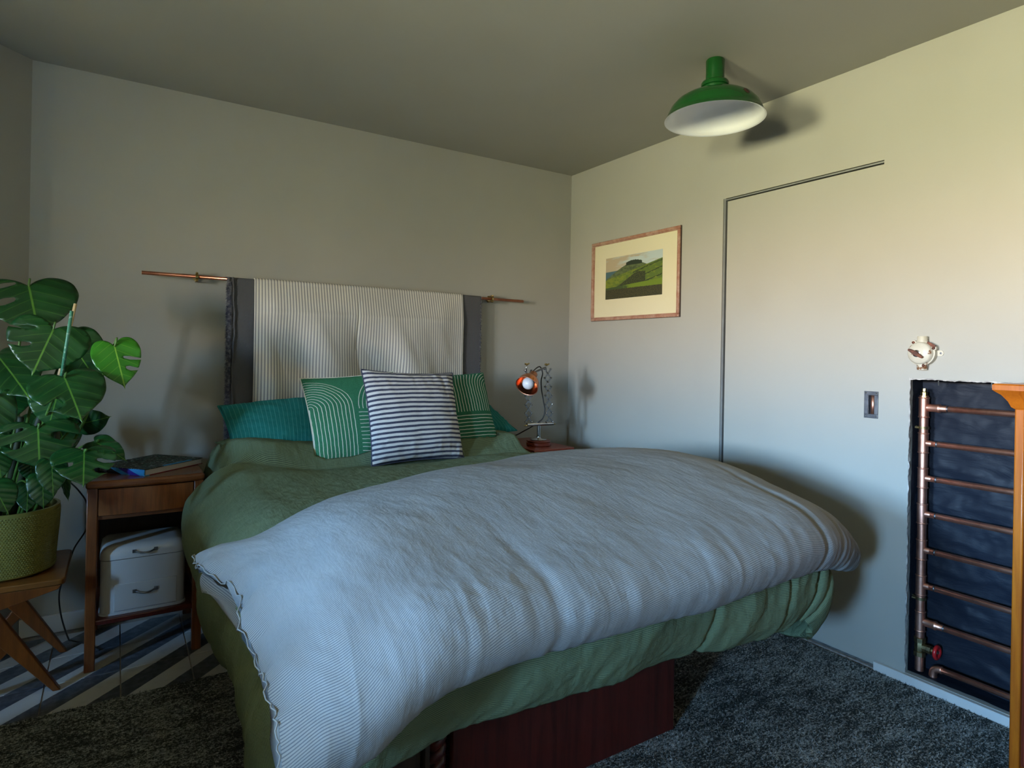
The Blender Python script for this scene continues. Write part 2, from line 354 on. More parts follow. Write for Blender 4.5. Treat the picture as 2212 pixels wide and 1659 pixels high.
c = m.mix(a.ss(.52, .62)*b.ss(.42, .6), (.012, .018, .014), (.42, .46, .46)); c = m.mix(m.noise(16, 3, 'UV').ss(.58, .66), c, (.05, .20, .16)); c = m.mix(v.lt(.04)*u.gt(.3)*u.lt(.8), c, (.04, .22, .45)); m.base(c); M['cover'] = m
m = Mat('book_spine', rough=.25); u, v, _ = m.xyz('UV'); k = (u + v*.25)
c = m.mix(k.gt(.55), (.010, .011, .012), (.03, .20, .42)); c = m.mix(k.gt(.72)*k.lt(.92), c, (.035, .02, .20)); c = m.mix(m.noise(90, 2, 'UV', (1, 1, 1)).gt(.55)*u.gt(.12)*u.lt(.26)*v.gt(.25)*v.lt(.75), c, (.45, .46, .48)); m.base(c); M['spine'] = m
m = Mat('book_pages', (.42, .38, .36), .8); x, y, z = m.xyz('Object'); m.base(m.mix(((z*2600).sin()).ss(-.3, .8), (.36, .33, .32), (.46, .43, .41))); M['pages'] = m
m = Mat('book_back_cover', rough=.25); u, v, _ = m.xyz('Object'); m.base(m.mix((u).gt(.02), (.03, .22, .45), (.16, .012, .03))); M['backcover'] = m
gl = bpy.data.materials.new('window_glass'); gl.use_nodes = True; nt = gl.node_tree; nt.nodes.clear()
o_ = nt.nodes.new('ShaderNodeOutputMaterial'); mx_ = nt.nodes.new('ShaderNodeMixShader'); tr_ = nt.nodes.new('ShaderNodeBsdfTransparent'); gs_ = nt.nodes.new('ShaderNodeBsdfGlossy'); gs_.inputs['Roughness'].default_value = .02
mx_.inputs[0].default_value = .06; nt.links.new(tr_.outputs[0], mx_.inputs[1]); nt.links.new(gs_.outputs[0], mx_.inputs[2]); nt.links.new(mx_.outputs[0], o_.inputs[0]); M['glass'] = gl

# ================================================================ ROOM SHELL
H = 2.4; XC = -2.833; YF = -4.9; XA = -3.60; YB = -(XC - XA)      # corner of back wall; front wall; where the 45-degree wall meets the left wall
TL = .2287
fb = MB().box((LWX - .85, YF - .1, -.12), (.25, .12, -.008)); floor = struct(fb.build('floor', M['grout']), 'floor under the striped tiles and the rug')
cb = MB().box((LWX - .85, YF - .1, H), (.25, .12, H + .1)); struct(cb.build('ceiling', M['ceiling']), 'grey painted ceiling')
struct(MB().box((XC - .02, 0, -.02), (.25, .12, H)).build('wall_back', M['wall']))
d = .12*math.sqrt(.5); A_ = (XC, 0); B_ = (XA, YB)
w = MB().add([(A_[0], A_[1], -.02), (B_[0], B_[1], -.02), (B_[0]-.12, B_[1]+.05, -.02), (A_[0]-.05, A_[1]+.12, -.02), (A_[0], A_[1], H), (B_[0], B_[1], H), (B_[0]-.12, B_[1]+.05, H), (A_[0]-.05, A_[1]+.12, H)],
             [(0, 1, 2, 3), (4, 5, 6, 7), (0, 1, 5, 4), (1, 2, 6, 5), (2, 3, 7, 6), (3, 0, 4, 7)])
struct(w.build('wall_angled', M['wall']))
struct(MB().box((LWX - REV, YB, -.02), (XA - .01, YB + .12, H)).build('wall_alcove', M['wall']))
struct(MB().box((LWX - .85, YF - .1, -.02), (.25, YF, H)).build('wall_front', M['wall']))
w = MB(); ys = sorted([YF] + [q for a in WINS for q in a[:2]] + [YB + .05])
w.box((LWX - REV, YF, -.02), (LWX, YB + .05, WINS[0][2])); w.box((LWX - REV, YF, WINS[0][3]), (LWX, YB + .05, H))
for a, b in zip(ys[::2], ys[1::2]): w.box((LWX - REV, a, WINS[0][2]), (LWX, b, WINS[0][3]))
struct(w.build('wall_left', M['wall']))
for i, (a, b, c, d) in enumerate(WINS):
    fr = MB(); t = .045; x0, x1 = LWX - REV + .01, LWX - REV + .07
    fr.box((x0, a, c), (x1, a+t, d)).box((x0, b-t, c), (x1, b, d)).box((x0, a, c), (x1, b, c+t)).box((x0, a, d-t), (x1, b, d)).box((x0, (a+b)/2-.02, c), (x1, (a+b)/2+.02, d)).box((x0+.01, a, c+(d-c)*.62), (x1-.01, b, c+(d-c)*.62+.025))
    wo_ = struct(fr.build('window_%d' % (i+1), M['white_paint'])); mid = (a+b)/2; zt = c+(d-c)*.62
    for p, q in ((a+t, mid-.02), (mid+.02, b-t)):
        for r0, r1 in ((c+t, zt), (zt+.025, d-t)): MB().box((LWX-REV+.038, p, r0), (LWX-REV+.042, q, r1)).build('pane', M['glass'], wo_)
    MB().box((LWX-.02, a-.03, c-.03), (LWX+.03, b+.03, c-.001)).build('window_sill', M['white_paint'], wo_)

# right wall: door opening, recess for the pipes
DY0, DY1, DZ = -1.225, -1.988, 1.999
NY0, NY1, NZ0, NZ1 = -2.094, -2.95, .045, 1.148
w = MB(); T = .16
w.box((0, DY0, -.02), (T, .05, H)); w.box((0, DY1, DZ), (T, DY0, H)); w.box((.07, DY1, -.02), (T, DY0, DZ))
w.box((-.003, NY0, -.02), (T, DY1, H)); w.box((-.003, NY1, NZ1), (T, NY0, H)); w.box((-.003, NY1, -.02), (T, NY0, NZ0)); w.box((.115, NY1, NZ0), (T, NY0, NZ1)); w.box((-.003, YF, -.02), (T, NY1, H))
wr_ = struct(w.build('wall_right', M['wall']))
hy, hz, hw, hh = -1.952, 1.0385, .0125, .038; dy0, dy1, dz0, dz1 = DY1 + .003, DY0 - .0225, .022, DZ - .0155
dr = MB().box((.004, dy0, dz0), (.045, dy1, hz-hh)).box((.004, dy0, hz+hh), (.045, dy1, dz1)).box((.004, dy0, hz-hh), (.045, hy-hw, hz+hh)).box((.004, hy+hw, hz-hh), (.045, dy1, hz+hh)).box((.030, hy-hw, hz-hh), (.045, hy+hw, hz+hh)).build('door_1', M['wall']); struct(dr, 'flush sliding door painted like the wall')
# flush pull
hp = MB(); pw_, ph_ = .0265, .053
hp.box((-.0005, hy-pw_, hz-ph_), (.004, hy+pw_, hz-.038)).box((-.0005, hy-pw_, hz+.038), (.004, hy+pw_, hz+ph_)).box((-.0005, hy-pw_, hz-.038), (.004, hy-.0125, hz+.038)).box((-.0005, hy+.0125, hz-.038), (.004, hy+pw_, hz+.038))
h_ = hp.build('door_handle', M['steel'], dr, bevel=.0008)
MB().box((.0275, hy-hw, hz-hh), (.0295, hy+hw, hz+hh)).box((.004, hy-hw, hz-hh), (.0275, hy-hw+.001, hz+hh)).box((.004, hy+hw-.001, hz-hh), (.0275, hy+hw, hz+hh)).box((.004, hy-hw, hz-hh), (.0275, hy+hw, hz-hh+.001)).box((.004, hy-hw, hz+hh-.001), (.0275, hy+hw, hz+hh)).build('handle_cup', M['steel'], h_)
MB().cyl((.013, hy-.002, hz-.0365), (.013, hy-.002, hz+.0365), .0085, 14).build('copper_bar', M['copper'], h_, True)
for sy in (-1, 1):
    for sz in (-1, 1): MB().lathe([(0, -.0018), (.0022, -.0012), (.003, 0)], (-.0005, hy+sy*.020, hz+sz*.046), 'x', 10).build('screw', M['chrome'], h_, True)
# door edging: metal strip at the side, twin slot on top
tr1 = struct(MB().box((-.001, DY0-.0155, .02), (.03, DY0-.0045, DZ)).build('trim_1', M['track']), 'grey metal strip along the door edge')
tr2 = struct(MB().box((-.0015, DY1, DZ-.0105), (.03, DY0-.0165, DZ-.0045)).build('trim_2', M['track']), 'thin metal track above the sliding door')
tr3 = struct(MB().box((.02, DY1, 0), (.07, DY0, .008)).box((-.004, DY1+.0, 0), (.01, DY0, .010)).build('trim_3', M['plaster']), 'worn threshold strip under the door')
b = MB().box((-.020, YF, 0), (-.003, DY1, .043)); struct(b.build('baseboard_right', M['white_paint'], bevel=.002))
b = MB().box((-.018, DY0, 0), (0, 0, .06)); struct(b.build('baseboard_door_side', M['white_paint'], bevel=.002))
struct(MB().box((XC-.01, -.018, 0), (0, 0, .075)).build('baseboard_back', M['white_paint'], bevel=.003))

# ragged plaster edge round the recess
pl = MB(); n = 150
def ragged(p0, p1, inw, k):
    P = np.zeros((n, 3, 3)); t = np.linspace(0, 1, n)[:, None]; base = np.array(p0)*(1-t) + np.array(p1)*t; iw = np.array(inw)
    r = fbm(t[:, 0]*26 + k*31, t[:, 0]*0 + k, 4); r2 = fbm(t[:, 0]*40 + k*11, t[:, 0]*0 + k + 3, 4)
    P[:, 0] = base + np.array([-.0045, 0, 0]) - iw*(.001 + .002*r)[:, None]; P[:, 1] = base + np.array([-.006, 0, 0]) + iw*(.003 + .003*r2)[:, None]; P[:, 2] = base + np.array([.010, 0, 0]) + iw*(.002 + .0012*r)[:, None]
    pl.grid(P)
ragged((0, NY0, NZ0), (0, NY0, NZ1+.004), (0, -1, 0), 1); ragged((0, NY0, NZ1), (0, NY1, NZ1), (0, 0, -1), 2)
pl.build('plaster_edge', M['plaster'], wr_, fix=True)
# black foil lining (crumpled)
fo = MB(); nz_, ny_ = 150, 130; zz, yy = np.meshgrid(np.linspace(NZ0+.003, NZ1-.003, nz_), np.linspace(NY0-.003, NY1+.003, ny_), indexing='ij')
cr_ = .010*ridge(yy*5 + zz*2.5, zz*9 - yy*2, 3)*.5 + .002*fbm(yy*14, zz*20, 3)
fo.grid(np.stack([.095 - cr_, yy, zz], -1))
sx_, sz_ = np.meshgrid(np.linspace(.012, .10, 14), np.linspace(NZ0+.004, NZ1-.004, 140), indexing='ij'); fo.grid(np.stack([sx_, NY0 - .004 - .0025*ridge(sx_*25, sz_*16, 3)*.5, sz_], -1))
sx_, sy_ = np.meshgrid(np.linspace(.012, .10, 10), np.linspace(NY0-.004, NY1+.004, 100), indexing='ij'); fo.grid(np.stack([sx_, sy_, NZ1 - .008 + .0025*fbm(sx_*20, sy_*18, 3)], -1)); fo.grid(np.stack([sx_, sy_, NZ0 + .005 + .002*fbm(sx_*20, sy_*18, 3)], -1))
tag(fo.build('foil_lining', M['foil'], smooth=True), 'crumpled black foil lining the wall recess behind the copper pipes', 'foil')
for py in (2028, 2143):
    p = on(py, 826 + (py-2028)*.03, 0, .02); slb = 'tiny bright staple in the black foil beside the copper riser' if py < 2100 else 'tiny bright staple in the black foil beside the cabinet cornice'; tag(MB().box((p[0]-.002, p[1]-.002, NZ1-.022), (p[0]+.002, p[1]+.002, NZ1-.002)).build('staple', M['chrome']), slb, 'staple', 'staples in the foil')

# floor tiles (each a piece of the floor)
tm = bpy.data.meshes.new('tile'); bm = bmesh.new(); bmesh.ops.create_cube(bm, size=1)
for v in bm.verts: v.co = Vector((v.co.x*(TL-.004), v.co.y*(TL-.004), v.co.z*.008 - .004))
bmesh.ops.bevel(bm, geom=[e for e in bm.edges if all(v.co.z > -.001 for v in e.verts)], offset=.0012, segments=1, affect='EDGES'); bm.to_mesh(tm); bm.free(); tm.materials.append(M['tile'].m)
for i in range(-4, 6):
    for j in range(-1, 4):
        cx, cy = -2.718 + TL*(i+.5), -.741 + TL*(j+.5)
        if cx - TL/2 < XC and (XC - cx) > -cy + TL*.6: continue
        if cy > 0.02: continue
        t_ = bpy.data.objects.new('tile', tm); COL.objects.link(t_); t_.location = (cx, cy, 0); t_.parent = floor

# rug
rg = thing('rug', 'large worn blue grey rug under and around the bed', 'rug', (-1.6, -2.2, 0))
RX0, RX1, RY0, RY1 = -3.5, -.022, -4.0, -.748
MB().box((RX0, RY0, .001), (RX1, RY1, .011)).build('rug_backing', M['rug'], rg)
N = 150000
px_ = rng.uniform(-3.2, RX1, N*2); py_ = rng.uniform(-3.0, RY1, N*2)
keep = ((px_ > -1.1) & (py_ < -1.2)) | ((px_ < -1.95) & (py_ > -2.2)) | (py_ < -1.8); px_ = px_[keep][:N]; py_ = py_[keep][:N]; k = len(px_)
an = rng.uniform(0, PI, k); ht = rng.uniform(.004, .009, k); wd = rng.uniform(.0011, .0022, k); lx = rng.normal(0, .004, k); ly = rng.normal(0, .004, k)
V = np.zeros((k, 3, 3)); V[:, 0] = np.stack([px_-np.cos(an)*wd, py_-np.sin(an)*wd, np.full(k, .0105)], 1); V[:, 1] = np.stack([px_+np.cos(an)*wd, py_+np.sin(an)*wd, np.full(k, .0105)], 1); V[:, 2] = np.stack([px_+lx, py_+ly, .0105+ht], 1)
pm_ = bpy.data.meshes.new('rug_pile'); pm_.vertices.add(k*3); pm_.vertices.foreach_set('co', V.reshape(-1)); pm_.loops.add(k*3); pm_.loops.foreach_set('vertex_index', np.arange(k*3)); pm_.polygons.add(k); pm_.polygons.foreach_set('loop_start', np.arange(0, k*3, 3)); pm_.update(); pm_.materials.append(M['rug'].m)
po = bpy.data.objects.new('pile', pm_); COL.objects.link(po); po.parent = rg; po.matrix_parent_inverse = Matrix.Translation(-rg.location); po['kind'] = 'stuff'

# ================================================================ BED
bb = thing('bed_base', 'dark red wooden bed base with a twisted column', 'bed base', (-1.4, -1, 0))
MB().box((-1.785, -1.86, .012), (-.985, -1.838, .36)).build('foot_panel', M['redwood'], bb, bevel=.003)
MB().box((-1.02, -1.838, .012), (-.985, -.2, .36)).build('side_panel', M['redwood'], bb, bevel=.003)
MB().box((-1.96, -1.838, .012), (-1.93, -.2, .36)).build('side_panel', M['redwood'], bb, bevel=.003)
MB().box((-1.93, -1.83, .012), (-1.86, -1.80, .36)).build('end_board', M['darkwood'], bb, bevel=.003)
tw = MB()
for kx in range(2):
    pts = [(-1.822 + .011*math.cos(t*.9 + kx*PI), -1.845 + .011*math.sin(t*.9 + kx*PI), .012 + .0087*t) for t in range(41)]; tw.tube(pts, .013, 8)
tw.build('twisted_column', M['redwood'], bb, True)
MB().box((-1.857, -1.85, .012), (-1.845, -1.83, .36)).build('edge_moulding', M['darkwood'], bb)
MB().box((-2.0, -1.9, .36), (-.80, -.06, .385)).build('platform_board', M['darkwood'], bb)
mt_ = MB(); MX0, MX1, MY0, MY1 = -2.07, -.72, -1.96, -.06
tag(MB().box((MX0, MY0, .385), (MX1, MY1, .575)).build('mattress', M['sage'], bevel=.05, seg=4), 'sage mattress hidden under the green duvet', 'mattress')

# green duvet: rolled comforter draped over the mattress
def green_duvet():
    cx0, cx1, cy0 = -2.075, -.735, -1.965
    na, nb = 330, 360; D = .47
    a = np.linspace(cx0-D, cx1+D, na); b = np.linspace(cy0-D, -.168, nb); A, B = np.meshgrid(a, b, indexing='ij')
    dx = np.minimum(A-cx0, 0) + np.maximum(A-cx1, 0); dy = np.minimum(B-cy0, 0)
    h = np.hypot(dx, dy) + 1e-9; d = (np.abs(dx)**6 + np.abs(dy)**6)**(1/6); nx = dx/h; ny = dy/h
    cxp = np.clip(A, cx0, cx1); cyp = np.maximum(B, cy0)
    th = np.clip(d/D, 0, 1.02)*2.35; ws = nx*nx; wf = ny*ny; tot = ws + wf + 1e-9; left = nx < 0
    rh = (ws*np.where(left, .215, .235) + wf*.185)/tot; rv = (ws*np.where(left, .235, .262) + wf*.175)/tot
    rcorner = (nx > 0)*4*ws*wf; rv = rv + .0*rcorner; rh = rh + .035*rcorner
    # top surface
    z0 = .712 + .012*np.cos((cxp+1.4)*1.6) + .010*fbm(A*2.2, B*2.2, 3) - .02*sm(-1.6, -2.0, cyp)
    fold = sm(-.585, -.47, cyp + .03*fbm(A*3, B*0+2, 2) - .06*sm(-1.95, -2.15, A)); z0 = z0 + .070*fold*(1 - .25*sm(-.30, -.16, cyp)) 
    z0 = z0 + .03*sm(-1.7, -2.05, A)*sm(-.95, -.5, cyp) 
    sag = .02*sm(-.72, -.60, cyp)*(1-sm(-.60, -.52, cyp)); z0 = z0 - sag
    bul = np.where(th < PI/2, np.sin(th), 1 - .75*(1-np.sin(th)))
    head = sm(-.62, -.44, cyp)*left*(ws > 0); rh = rh*(1 - .48*sm(-.545, -.507, cyp)*left)*(1 - .68*sm(-.575, -.525, cyp)*(nx > 0))
    Xp = cxp + nx*rh*bul; Yp = cyp + ny*rh*bul; Zp = z0 - rv*(1-np.cos(th))
    P = np.stack([Xp, Yp, Zp], -1)
    du = np.gradient(P, axis=0); dv = np.gradient(P, axis=1); nn = np.cross(du, dv); nn /= np.linalg.norm(nn, axis=-1, keepdims=True)+1e-12
    nn[nn[..., 2].mean() < 0] *= -1
    if nn[na//2, nb//2, 2] < 0: nn = -nn
    phi = np.arctan2(np.abs(dx), np.abs(dy) + 1e-9)*(np.abs(dx) > 0); s = cxp + np.sign(dx)*(phi*.25 + (cyp - cy0))                       # coordinate along the hem
    hang = sm(.25, 1.3, th)
    pl1 = ridge(s*5.5 + .6*th, th*.5 + 3, 2)*.5; pl2 = ridge(s*13 + .9*th + fbm(s*3, th)*.8, th*.7, 2)*.5
    disp = hang*(.011*pl1 + .006*pl2) + .004*ridge(A*5 + B*3, B*9 - A*4, 3)*(1-hang)*.6 + .0022*ridge(A*22 + B*9, B*26 - A*12, 2)*.6
    disp += hang*.018*fbm(s*2.2 + 4, th*.4, 2)
    disp = disp*(1 - .75*np.clip(4*ws*wf, 0, 1)*hang)
    # folds near the far foot corner
    for (aa, w_, am) in ((-.62, .016, -.030), (-.52, .02, -.022), (-.80, .012, -.016), (-1.12, .012, -.012)):
        disp += am*np.exp(-((A - aa + .05*(th-1.2))/w_)**2)*sm(.4, 1.2, th)*(wf > .2)
    # crease under the folded-back head end
    P = P + nn*disp[..., None]
    P[..., 2] -= .010*np.exp(-((cyp + .575 - .06*sm(-1.95, -2.15, A))/.014)**2)
    uv = np.stack([A, B], -1)
    o = MB().grid(P, uv).build('green_duvet', M['green_duvet'], smooth=True, fix=False, solid=.02)
    return o
gd = tag(green_duvet(), 'sage green finely striped duvet spread over the whole bed', 'duvet')
if gd.data.polygons[len(gd.data.polygons)//2 + 100].normal.z < 0: gd.data.flip_normals()

def grey_duvet():
    st = np.array([ # x, back y, back z, crest z, front y, front z(bottom)
        (-2.335, -1.42, .655, .660, -2.27, .520), (-2.285, -1.455, .685, .715, -2.285, .505), (-2.20, -1.50, .712, .760, -2.29, .520), (-2.05, -1.375, .728, .805, -2.28, .585),
        (-1.88, -1.235, .730, .818, -2.27, .600), (-1.62, -1.12, .730, .830, -2.265, .597), (-1.31, -1.01, .730, .836, -2.26, .587), (-1.03, -.93, .730, .842, -2.25, .590),
        (-.80, -.92, .728, .848, -2.23, .585), (-.62, -.99, .715, .828, -2.19, .560), (-.49, -1.12, .685, .775, -2.15, .525), (-.39, -1.32, .63, .695, -2.12, .490), (-.325, -1.52, .58, .615, -2.09, .470), (-.295, -1.68, .54, .555, -2.06, .475)])
    ns, nc = 340, 150
    Q = spline(st, ns); P = np.zeros((ns, nc, 3)); UV = np.zeros((ns, nc, 2))
    for i, (x, by, bz, cz, fy, fz) in enumerate(Q):
        L = by - fy; thick = cz - bz
        cy = by - L*.58
        pts = [(by, bz), (by - L*.10, bz + thick*.42 + .004), (by - L*.30, bz + thick*.86), (cy, cz), (by - L*.80, cz - .03 - .02*float(sm(.03, .09, thick))), (by - L*.94, cz*.55 + fz*.45 + .02), (fy, cz*.34 + fz*.66), (fy + .035, fz + .004), (fy + .11, fz + .006 + .02), (fy + .22, min(bz, fz + .10)), (by - L*.45, bz - .01), (by - L*.12, bz - .008)]
        c = spline([(0, p, q) for p, q in pts], nc, True); P[i] = c; P[i, :, 0] = x
        dl = np.linalg.norm(np.diff(c, axis=0), axis=1); UV[i, :, 1] = np.concatenate([[0], np.cumsum(dl)]); UV[i, :, 0] = x
    UV[:, :, 1] += (-Q[:, 1:2]*0 + (Q[:, 1:2] - Q[:, 1:2].max())*-.55)   # keep stripes along the bed's width
    t = np.linspace(0, 1, nc)[None, :]; x = P[..., 0]
    du = np.gradient(P, axis=0); dv = np.gradient(P, axis=1); nn = np.cross(du, dv); nn /= np.linalg.norm(nn, axis=-1, keepdims=True)+1e-12
    cen = P.mean(1, keepdims=True); sgn = np.sign(((P-cen)*nn).sum(-1).mean()); nn *= sgn
    vv = UV[..., 1]; front = sm(.30, .46, t)*(1-sm(.62, .72, t)); top = 1-sm(.62, .72, t)
    endr = sm(-.75, -.40, x); endl = sm(-2.12, -2.30, x)
    disp = front*(.0035*ridge(x*8 + vv*1.2, vv*1.1, 3)*.5 + .0028*ridge(x*22 + vv*2, vv*2.0, 2)*.5) + top*(.0020*ridge(x*6 - vv*5, vv*4 + x*3, 3)*.5 + .0008*ridge(x*24 - vv*20, vv*9 + x*8, 2)) + .007*top*fbm(x*2.0, vv*2.0, 2)
    disp += endr*top*.006*ridge(x*14 + vv*2.5, vv*1.2, 2)*.5 + endl*top*.004*fbm(vv*7 + x*3, x*5, 2)
    for (xa, w_, am, sl) in ((-.735, .016, -.018, .10), (-.60, .014, -.012, .14), (-.50, .012, -.010, .16), (-1.75, .02, -.005, .06)):
        disp += am*np.exp(-((x - xa + sl*(vv - 1.15))/w_)**2)*sm(.26, .42, t)*(1-sm(.60, .68, t))
    P = P + nn*disp[..., None]
    P[..., 0] += .050*sm(-1.45, -1.68, P[..., 1])*sm(-1.95, -2.335, x)
    # crumpled seam on the left end
    e = np.exp(-((x + 2.335)/.03)**2); P[..., 0] += e*.012*fbm(P[..., 1]*11, P[..., 2]*0 + 2, 3); P[..., 2] += e*.010*fbm(P[..., 1]*16, P[..., 2]*0 + 8, 3)
    from mathutils.bvhtree import BVHTree
    gt = BVHTree.FromPolygons([v.co for v in gd.data.vertices], [tuple(p.vertices) for p in gd.data.polygons])
    for i in range(ns):
        for k in range(nc):
            x_, y_, z_ = P[i, k]; hit = gt.ray_cast(Vector((x_, y_, 1.5)), Vector((0, 0, -1)))
            if hit[0] is not None and hit[0].z + .002 > z_ and hit[0].z - z_ < .12: P[i, k, 2] = hit[0].z + .002
    o = MB(); o.grid(P, UV, wrap=False)
    # close loop seam + ends
    idx = np.arange(ns*nc).reshape(ns, nc); o.f += [(int(idx[i, -1]), int(idx[i, 0]), int(idx[i+1, 0]), int(idx[i+1, -1])) for i in range(ns-1)]
    o.f += [tuple(int(k) for k in idx[0][::-1]), tuple(int(k) for k in idx[-1])]
    return o.build('grey_duvet', M['grey_duvet'], smooth=True), P
gy, GP = grey_duvet(); tag(gy, 'pale grey pinstriped duvet folded across the foot of the bed', 'duvet')
# hemmed corner flap poking out of the folded end
fl = []
sA = [on(470, 1215, 2, .640), on(515, 1258, 2, .635), on(540, 1315, 2, .610), on(550, 1352, 2, .600)]; sB = [on(434, 1268, 2, .60), on(444, 1286, 2, .59), on(478, 1310, 2, .585), on(520, 1352, 2, .595)]
ca = spline(sA, 40); cb_ = spline(sB, 40); G = np.zeros((40, 16, 3)); U_ = np.zeros((40, 16, 2))
for j in range(16):
    q = j/15; G[:, j] = ca*(1-q) + cb_*q; G[:, j, 0] -= .018*math.sin(q*PI); G[:, j, 2] += .007*np.sin(np.linspace(0, 9, 40) + q*4)*(.3+q); U_[:, j, 1] = .08*q + np.linspace(0, .05, 40); U_[:, j, 0] = np.linspace(0, .25, 40)
MB().grid(G, U_).build('corner_flap', M['grey_duvet'], gy, True, solid=.004)
hm = MB(); e0 = GP[0]; seam = e0[:int(len(e0)*.62)]
pts = [p + np.array([-.004 + .003*math.sin(i*1.9), 0, .003*math.sin(i*1.3)]) for i, p in enumerate(seam)]; hm.tube(pts, .0015, 6); hm.build('seam', M['grey_duvet'], gy, True)

# pillows and cushions: four corner points + filling
def pillow(name, TLc, TRc, BLc, BRc, t, mat, label, cat='pillow', pinch=.05, group=None, wr=.006, size=None, n=72, seed=0, ears=.0, flat=2.6):
    TLc, TRc, BLc, BRc = map(np.array, (TLc, TRc, BLc, BRc)); u = np.linspace(-1, 1, n); U, V_ = np.meshgrid(u, u, indexing='ij')
    pu = U*(1 - pinch*(1-V_**2)*np.abs(U)**3); pv = V_*(1 - pinch*(1-U**2)*np.abs(V_)**3)
    a = (pu+1)/2; b = (pv+1)/2
    base = (TLc[None, None]*(1-a)[..., None] + TRc[None, None]*a[..., None])*b[..., None] + (BLc[None, None]*(1-a)[..., None] + BRc[None, None]*a[..., None])*(1-b)[..., None]
    nrm = np.cross(TRc-TLc, TLc-BLc); nrm /= np.linalg.norm(nrm)
    if nrm @ (CAM - TLc) < 0: nrm = -nrm
    prof = ((1-np.abs(U)**flat)*(1-np.abs(V_)**flat)).clip(0)**.55
    w = size or (np.linalg.norm(TRc-TLc), np.linalg.norm(TLc-BLc))
    uv = np.stack([(U+1)/2*w[0], (V_+1)/2*w[1]], -1) if size != 'unit' else np.stack([(U+1)/2, (V_+1)/2], -1)
    edge = 1-prof; mb = MB(); r = []
    wrk = wr*(ridge(U*3+seed*9, V_*3+seed, 3)*.5*(.25+edge) + .35*ridge(U*9+seed, V_*4+seed*3, 2)*edge)
    for sgn in (1, -1):
        P = base + nrm*(sgn*(t/2*prof) + wrk*(prof > 0)*np.minimum(1, prof*6))[..., None]
        mb.grid(P, uv); r.append(len(mb.v))
    me = mb.build(name, mat, smooth=True, fix=False)
    bm = bmesh.new(); bm.from_mesh(me.data); bmesh.ops.remove_doubles(bm, verts=bm.verts, dist=1e-5); bmesh.ops.recalc_face_normals(bm, faces=bm.faces); bm.to_mesh(me.data); bm.free(); me.data.shade_smooth()
    # piped seam
    ring = [base[i, 0] for i in range(n)] + [base[-1, j] for j in range(1, n)] + [base[i, -1] for i in range(n-2, -1, -1)] + [base[0, j] for j in range(n-2, 0, -1)]
    sb = MB().tube(ring + [ring[0]], .0030, 6, False); sb.uv = [(0.003, .003)]*len(sb.v); sb.build('seam', mat, me, True)
    return tag(me, label, cat, group)
O = lambda px, py, y: on(px, py, 1, y)
pillow('pillow', (-2.138, -.175, .790), (-1.60, -.175, .790), (-2.138, -.352, .786), (-1.60, -.352, .786), .045, M['sage'], 'sage green pillow lying beneath the teal pillow by the plant', wr=.006, seed=1, pinch=.03)
pillow('pillow', O(470, 877, -.195), O(745, 852, -.19), O(503, 972, -.375), O(745, 968, -.38), .115, M['teal'], 'teal pinstriped pillow leaning on the headboard cloth beside the nightstand with the book', seed=2, wr=.010, pinch=.04)
pillow('pillow', O(860, 850, -.185), O(1048, 866, -.185), O(880, 960, -.36), O(1117, 930, -.34), .10, M['teal'], 'teal pinstriped pillow mostly hidden behind a green cushion near the scissor lamp', seed=3, wr=.008, pinch=.03)
pillow('cushion', O(648, 818, -.345), O(850, 802, -.335), O(682, 1000, -.52), O(872, 1000, -.52), .105, M['cushL'], 'green cushion stitched with white arches, leaning on the teal pillow', 'cushion', size='unit', seed=4, pinch=.05)
pillow('cushion', O(880, 812, -.34), O(1043, 806, -.33), O(900, 985, -.48), O(1079, 963, -.465), .105, M['cushR'], 'green cushion with white upright lines above level lines, nearest the scissor lamp', 'cushion', size='unit', seed=5, pinch=.04)
pillow('cushion', O(780, 798, -.49), O(977, 806, -.47), O(803, 1008, -.63), O(1002, 990, -.605), .15, M['stripecush'], 'white cushion with navy horizontal stripes in front of the green cushions', 'cushion', seed=6, pinch=.06, wr=.009)
# the duvet gives way under the pillows that press on it
def press(cloth, names, low):
    from mathutils.bvhtree import BVHTree
    V_ = []; F_ = []
    for o in bpy.data.objects:
        if o.type == 'MESH' and o.parent is None and o.name.split('.')[0] in names:
            k = len(V_); V_ += [v.co.copy() for v in o.data.vertices]; F_ += [tuple(q + k for q in p.vertices) for p in o.data.polygons]
    t = BVHTree.FromPolygons(V_, F_)
    for v in cloth.data.vertices:
        if v.co.y < -.80 or v.co.z < low: continue
        h = t.ray_cast(Vector((v.co.x, v.co.y, low - .02)), Vector((0, 0, 1)))
        if h[0] is not None and h[0].z < v.co.z + .001: v.co.z = max(low, h[0].z - .001)
    cloth.data.update()
press(gd, ('pillow', 'cushion'), .645)

